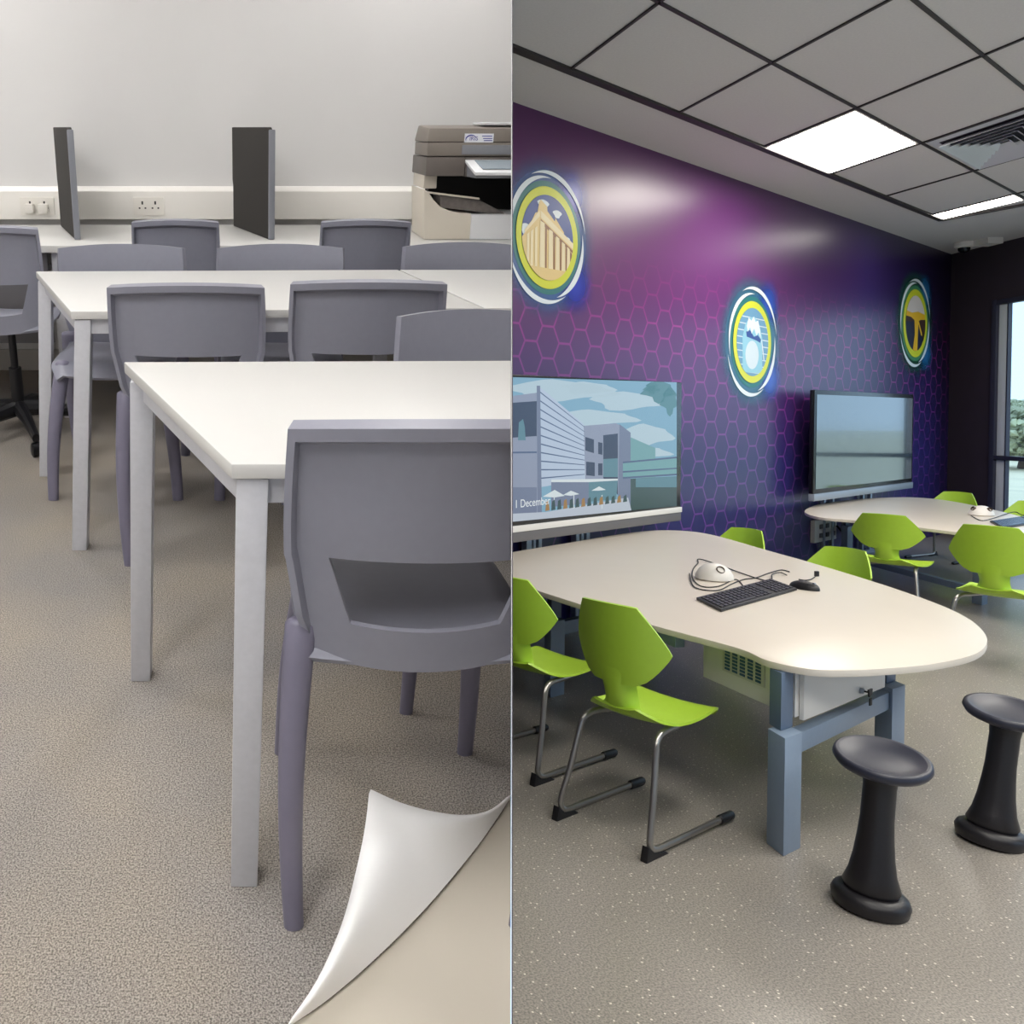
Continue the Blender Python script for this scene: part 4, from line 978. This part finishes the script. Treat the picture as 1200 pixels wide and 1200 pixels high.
# stools
def stool(seat_c, base_c, label, sw=1.0):
    b = R_(*base_c); zt = height_at('R', V((b.x,b.y,0)), seat_c[1]); n_ = V((0,1,0))
    top = hit('R', seat_c[0], seat_c[1], b, V((0,1,0)).normalized()); ax = (top-b).normalized(); h = (top-b).length
    t = thing('wobble_stool', label, 'stool', 'R', (b.x,b.y,0), group='black wobble stools by the near table')
    q = V((0,0,1)).rotation_difference(ax).to_matrix().to_4x4(); Mx = Matrix.Translation(b) @ q
    Mb = Matrix.Translation(b) @ Matrix.Identity(4)
    rb = .112
    sa = (ax+V((-b.x,-b.y,0)).normalized()*.2).normalized(); Ms = Matrix.Translation(b+ax*h) @ V((0,0,1)).rotation_difference(sa).to_matrix().to_4x4() @ Matrix.Translation((0,0,-h))
    # base ring on the floor blending into the waisted stem
    put('base', MB().lathe([(.001,.0),(.11*1.0,.002),(rb,.014),(rb+.004,.032),(rb-.003,.05),(rb-.02,.06),(rb-.035,.061)],40,Mx @ Matrix.Translation((0,0,.0))), 'stool_black', t, 'R', smooth=60)
    put('stem', MB().lathe([(rb-.034,.061),(.085,.075),(.070,.12),(.060,.18),(.053,.25),(.049,.31),(.048,h-.11),(.052,h-.075),(.062,h-.045),(.05,h-.035)],36,Mx), 'stool_black', t, 'R', smooth=60)
    put('seat', MB().lathe([(.06,h-.052),(.105,h-.048),(.134,h-.034),(.143,h-.018),(.140,h-.004),(.131,h+.002),(.122,h-.002),(.10,h-.012),(.06,h-.02),(.001,h-.022)],44,Ms), 'stool_seat', t, 'R', smooth=60)
stool((1034,885), (1019,1062), 'black wobble stool with dished seat, nearer of two, at the table end')
stool((1182,830), (1160,985), 'black wobble stool with dished seat at the right edge, behind the nearer stool')

# table-top things
def keyboard(px, z, label, capm):
    P = [R_(x,y,z) for x,y in px]           # left, near, right, far corners
    a, b, c_, d = P; u = c_-b; v = a-b
    d = a+u                                  # keep it a parallelogram
    t = thing('keyboard', label, 'keyboard', 'R', tuple((a+c_)/2), group='keyboards on the cream tables')
    put('case', MB().prism([b,c_,d,a], (0,0,.014)), 'keyboard_black', t, 'R', bevel=.003)
    mb = MB()
    for r in range(6):
        for k in range(19):
            if k in (13,): continue
            x0, x1 = (k+.2)/19*.96+.02, (k+.9)/19*.96+.02; y0, y1 = .08+r*.142, .08+r*.142+.11
            if r == 0 and 4 <= k <= 8: continue
            p = lambda s, w: b+u*s+v*w+V((0,0,.0145))
            mb.prism([p(x0,y0),p(x1,y0),p(x1,y1),p(x0,y1)], (0,0,.005))
    p = lambda s, w: b+u*s+v*w+V((0,0,.0145)); mb.prism([p(4.2/19,.08),p(8.9/19,.08),p(8.9/19,.19),p(4.2/19,.19)], (0,0,.005))
    put('keys', mb, capm, t, 'R')
keyboard([(816,703),(845,717.5),(934,692),(903,681)], ZT+.001, 'black keyboard on the near cream table in front of its mouse', 'keycap')
keyboard([(1160,612),(1175,620),(1225,612),(1205,604)], ZT+.001, 'keyboard with blue light coloured into its keys on the far cream table', 'keycap_bluelit')
c = R_(943,690,ZT); d = (R_(950,688,ZT)-R_(918,682,ZT)).normalized(); n_ = V((-d.y,d.x,0)); mb = MB(); G = []
Mq = Matrix((d,n_,V((0,0,1)))).transposed().to_4x4(); Mq.translation = c+V((0,0,.001))
for i in range(9):
    th_ = math.pi/2*i/8; row = []
    for j in range(25):
        a = 2*math.pi*j/24; row.append(Mq @ V((.085*math.cos(a)*math.cos(th_), .05*math.sin(a)*math.cos(th_)*(1-.12*math.cos(a)), .045*math.sin(th_)**.8)))
    G.append(row)
mb.add([p for r in G for p in r], [(i*25+j,i*25+j+1,(i+1)*25+j+1,(i+1)*25+j) for i in range(8) for j in range(24)])
t = thing('computer_mouse', 'black computer mouse beside the near keyboard', 'mouse', 'R', tuple(c))
put('shell', mb, 'keyboard_black', t, 'R', smooth=60); put('scroll_wheel', MB().tube([Mq @ V((.055,-.005,.036)), Mq @ V((.055,.005,.036))], .008, 12), 'tv_silver', t, 'R')
def device(cx, cy, r, label, holes):
    c = R_(cx, cy, ZT); t = thing('conference_device', label, 'conference device', 'R', tuple(c), group='white conference devices on the cream tables')
    Mx = Matrix.Translation(c)
    put('body', MB().lathe([(r*.9,.001),(r,.008),(r*.97,.03),(r*.8,.062),(r*.55,.085),(r*.3,.096),(.001,.1)],32,Mx), 'device_white', t, 'R', smooth=60)
    for (px,py,rr) in holes:
        tc = V((-c.x,-c.y,0)).normalized(); sd = V((-tc.y,tc.x,0)); d = (tc*.72+sd*px+V((0,0,.62))).normalized(); q = c+V((d.x*r*.82,d.y*r*.82,.066))
        Ml = Matrix.Translation(q) @ d.to_track_quat('Z','Y').to_matrix().to_4x4()
        put('speaker_port', MB().lathe([(rr,-.02),(rr,.012),(rr*.86,.016),(rr*.8,.004),(.001,.0)],24,Ml), 'lens_brown', t, 'R', smooth=50)
device(837, 679, .105, 'white rounded device with a dark round port on the near table', [(.35,0,.024)])
device(1150, 604, .105, 'white cone-shaped device with two dark ports on the far table', [(-.9,0,.022),(.9,0,.022)])
def wire(pts, z, label, r=.0028, room='R'):
    P = smoothline([R_(x,y,ZT+zz_+r+.0005) for x,y,zz_ in pts], 7)
    single('cable', MB().tube(P, r, 7), 'black_cable', 'R', label, 'cable')
wire([(872,688,.0),(862,679,.001),(842,687,.001),(822,687,.001),(812,678,.001),(812,668,.001),(818,660,.001),(824,656,.004),(895,680,.001),(905,673,.008),(914,671,.008),(922,674,.003)], ZT, 'thin black cable looped over the white device to the mouse', .0035)
wire([(808,672,.004),(814,688,.001),(840,692,.001),(858,684,.001),(872,679,.001),(886,677,.001),(900,672,.001),(915,668,.001),(925,670,.001)], ZT, 'second thin black cable lying behind the keyboard', .0035)
wire([(936,679,.001),(943,680,.001),(950,679,.001),(955,676,.004)], ZT, 'short black cable end with plug beside the mouse', .0035)
wire([(1138,604,.002),(1150,610,.001),(1165,607,.001),(1180,602,.004),(1190,600,.002),(1200,604,.001),(1215,602,.001)], ZT, 'thin cable looping between the far device and keyboard', .004)
c = R_(957,673,ZT+.015); single('cable_plug', MB().box((-.012,-.008,-.013),(.012,.008,.02),None,c), 'black_plastic', 'R', 'small black plug at the end of the short cable', 'plug', bevel=.004)

# outside the window
gc = corner+wd*3-wn2*1
mb = MB(); P = [corner+wd*(-130)-wn2*.3, corner+wd*60-wn2*.3, corner+wd*60-wn2*160, corner+wd*(-130)-wn2*160]
mb.prism([V((p.x,p.y,-.4)) for p in P], (0,0,-.1)); struct('ground_outside', mb, 'sand_ground', 'R')
def tree(px, dist, h, w, label):
    o_, d_ = ray('R', px, 491); d_.z = 0; b = d_.normalized()*dist; b.z = -.4
    t = thing('tree', label, 'tree', 'R', tuple(b), group='pale trees outside the window')
    put('trunk', MB().tube([b, b+V((.1,0,h*.35)), b+V((0,.1,h*.6))],[.28,.2,.12],10), 'tree_trunk', t, 'R')
    mb = MB(); rnd = random.Random(int(px*7))
    for k in range(1800):
        a = rnd.uniform(0,2*math.pi); e = rnd.uniform(-1,1); rr = rnd.uniform(.35,1)**.5
        p = b+V((w*rr*math.cos(a)*math.sqrt(1-e*e), w*rr*math.sin(a)*math.sqrt(1-e*e), h*.62+h*.4*e*rr))
        s_ = rnd.uniform(.09,.24); u = V((rnd.uniform(-1,1),rnd.uniform(-1,1),rnd.uniform(-1,1))).normalized(); v_ = u.orthogonal().normalized(); w_ = u.cross(v_)
        mb.add([p+v_*s_,p+w_*s_,p-v_*s_,p-w_*s_,p+u*s_*.6,p-u*s_*.6],[(0,1,4),(1,2,4),(2,3,4),(3,0,4),(1,0,5),(2,1,5),(3,2,5),(0,3,5)])
    put('crown', mb, 'tree_leaf', t, 'R')
tree(1186, 60, 3.0, 3.2, 'pale green tree outside the window, left one')
tree(1203, 48, 2.6, 2.6, 'darker lower tree outside the window at the picture edge')

for o in [o for o in bpy.data.objects if o.type == 'FONT']:
    me = bpy.data.meshes.new_from_object(o.evaluated_get(bpy.context.evaluated_depsgraph_get())); nm = o.name
    n_o = bpy.data.objects.new(nm+'_mesh', me); C.objects.link(n_o); n_o.parent = o.parent; n_o.matrix_basis = o.matrix_basis.copy()
    bpy.data.objects.remove(o); n_o.name = nm
# ------------------------------------------------------------------ added divider keeping the rooms' light apart, both rooms trimmed against it
cam_loc = V((0,0,HR)); Nn = (RR.to_3x3() @ V((1,-(600-PX)/F,0))).normalized(); fwd = (RR.to_3x3() @ V(((600-PX)/F,1,0))).normalized(); upv = (RR.to_3x3() @ V((0,0,1))).normalized()
mb = MB(); base = cam_loc
for P in ([base+fwd*.45-upv*1.3, base+fwd*.45+upv*2.6, base+fwd*13+upv*2.6, base+fwd*13-upv*7.0], [base-fwd*.2-upv*1.6, base-fwd*.2+upv*2.6, base-fwd*2.6+upv*2.6, base-fwd*2.6-upv*1.6]):  # second piece, behind the camera, added to stop light leaking between rooms
    mb.cur = 0; mb.prism([p-Nn*.0004 for p in P], Nn*.0004)
    mb.cur = 1; mb.prism([p+Nn*.00001 for p in P], Nn*.0004)
struct('added_divider', mb, ['partition_white','dark_wall'], 'R'); room_of.pop('added_divider', None)
def trim(o, side):
    me = o.data; W4 = Wm(o); ds = [(W4 @ v.co-cam_loc).dot(Nn)*side for v in me.vertices]
    if not ds or min(ds) > .002: return
    if me.users > 1: me = me.copy(); o.data = me
    if max(ds) < .002: kill.append(o); return
    Wi = W4.inverted(); co = Wi @ (cam_loc+Nn*.002*side); no = (W4.to_3x3().transposed() @ (Nn*side)).normalized()
    bm = bmesh.new(); bm.from_mesh(me)
    g = bmesh.ops.bisect_plane(bm, geom=bm.verts[:]+bm.edges[:]+bm.faces[:], plane_co=co, plane_no=no, clear_inner=True, clear_outer=False)
    ed = [e for e in g['geom_cut'] if isinstance(e, bmesh.types.BMEdge)]
    try: bmesh.ops.holes_fill(bm, edges=ed, sides=0)
    except Exception: pass
    bm.to_mesh(me); bm.free()
    if me.polygons: me.set_sharp_from_angle(angle=math.radians(40))
kill = []
def walk(o, side):
    if o.type == 'MESH': trim(o, side)
    for c_ in list(o.children): walk(c_, side)
for nm, rm in list(room_of.items()):
    o = bpy.data.objects.get(nm)
    if o: walk(o, 1 if rm == 'R' else -1)
for o in kill: bpy.data.objects.remove(o)
for o in list(bpy.data.objects):
    if o.type == 'EMPTY' and not o.children: bpy.data.objects.remove(o)

# ------------------------------------------------------------------ world, camera
w = bpy.data.worlds.new('World'); bpy.context.scene.world = w; w.use_nodes = True; nt = w.node_tree; bg = nt.nodes['Background']
bg.inputs[0].default_value = (.50,.75,1.0,1); bg.inputs[1].default_value = 1.9
cam = bpy.data.cameras.new('camera'); co = bpy.data.objects.new('camera', cam); C.objects.link(co)
cam.sensor_width = 36; cam.lens = 36*F/1200; cam.shift_x = (600-PX)/1200; cam.shift_y = -(600-PY)/1200; cam.clip_start = .05; cam.clip_end = 300
co.matrix_world = Matrix.Translation(cam_loc) @ RR @ Matrix.Rotation(math.pi/2,4,'X')
sc = bpy.context.scene; sc.camera = co
sc.view_settings.view_transform = 'Standard'; sc.view_settings.look = 'None'; sc.view_settings.exposure = 0; sc.view_settings.gamma = 1
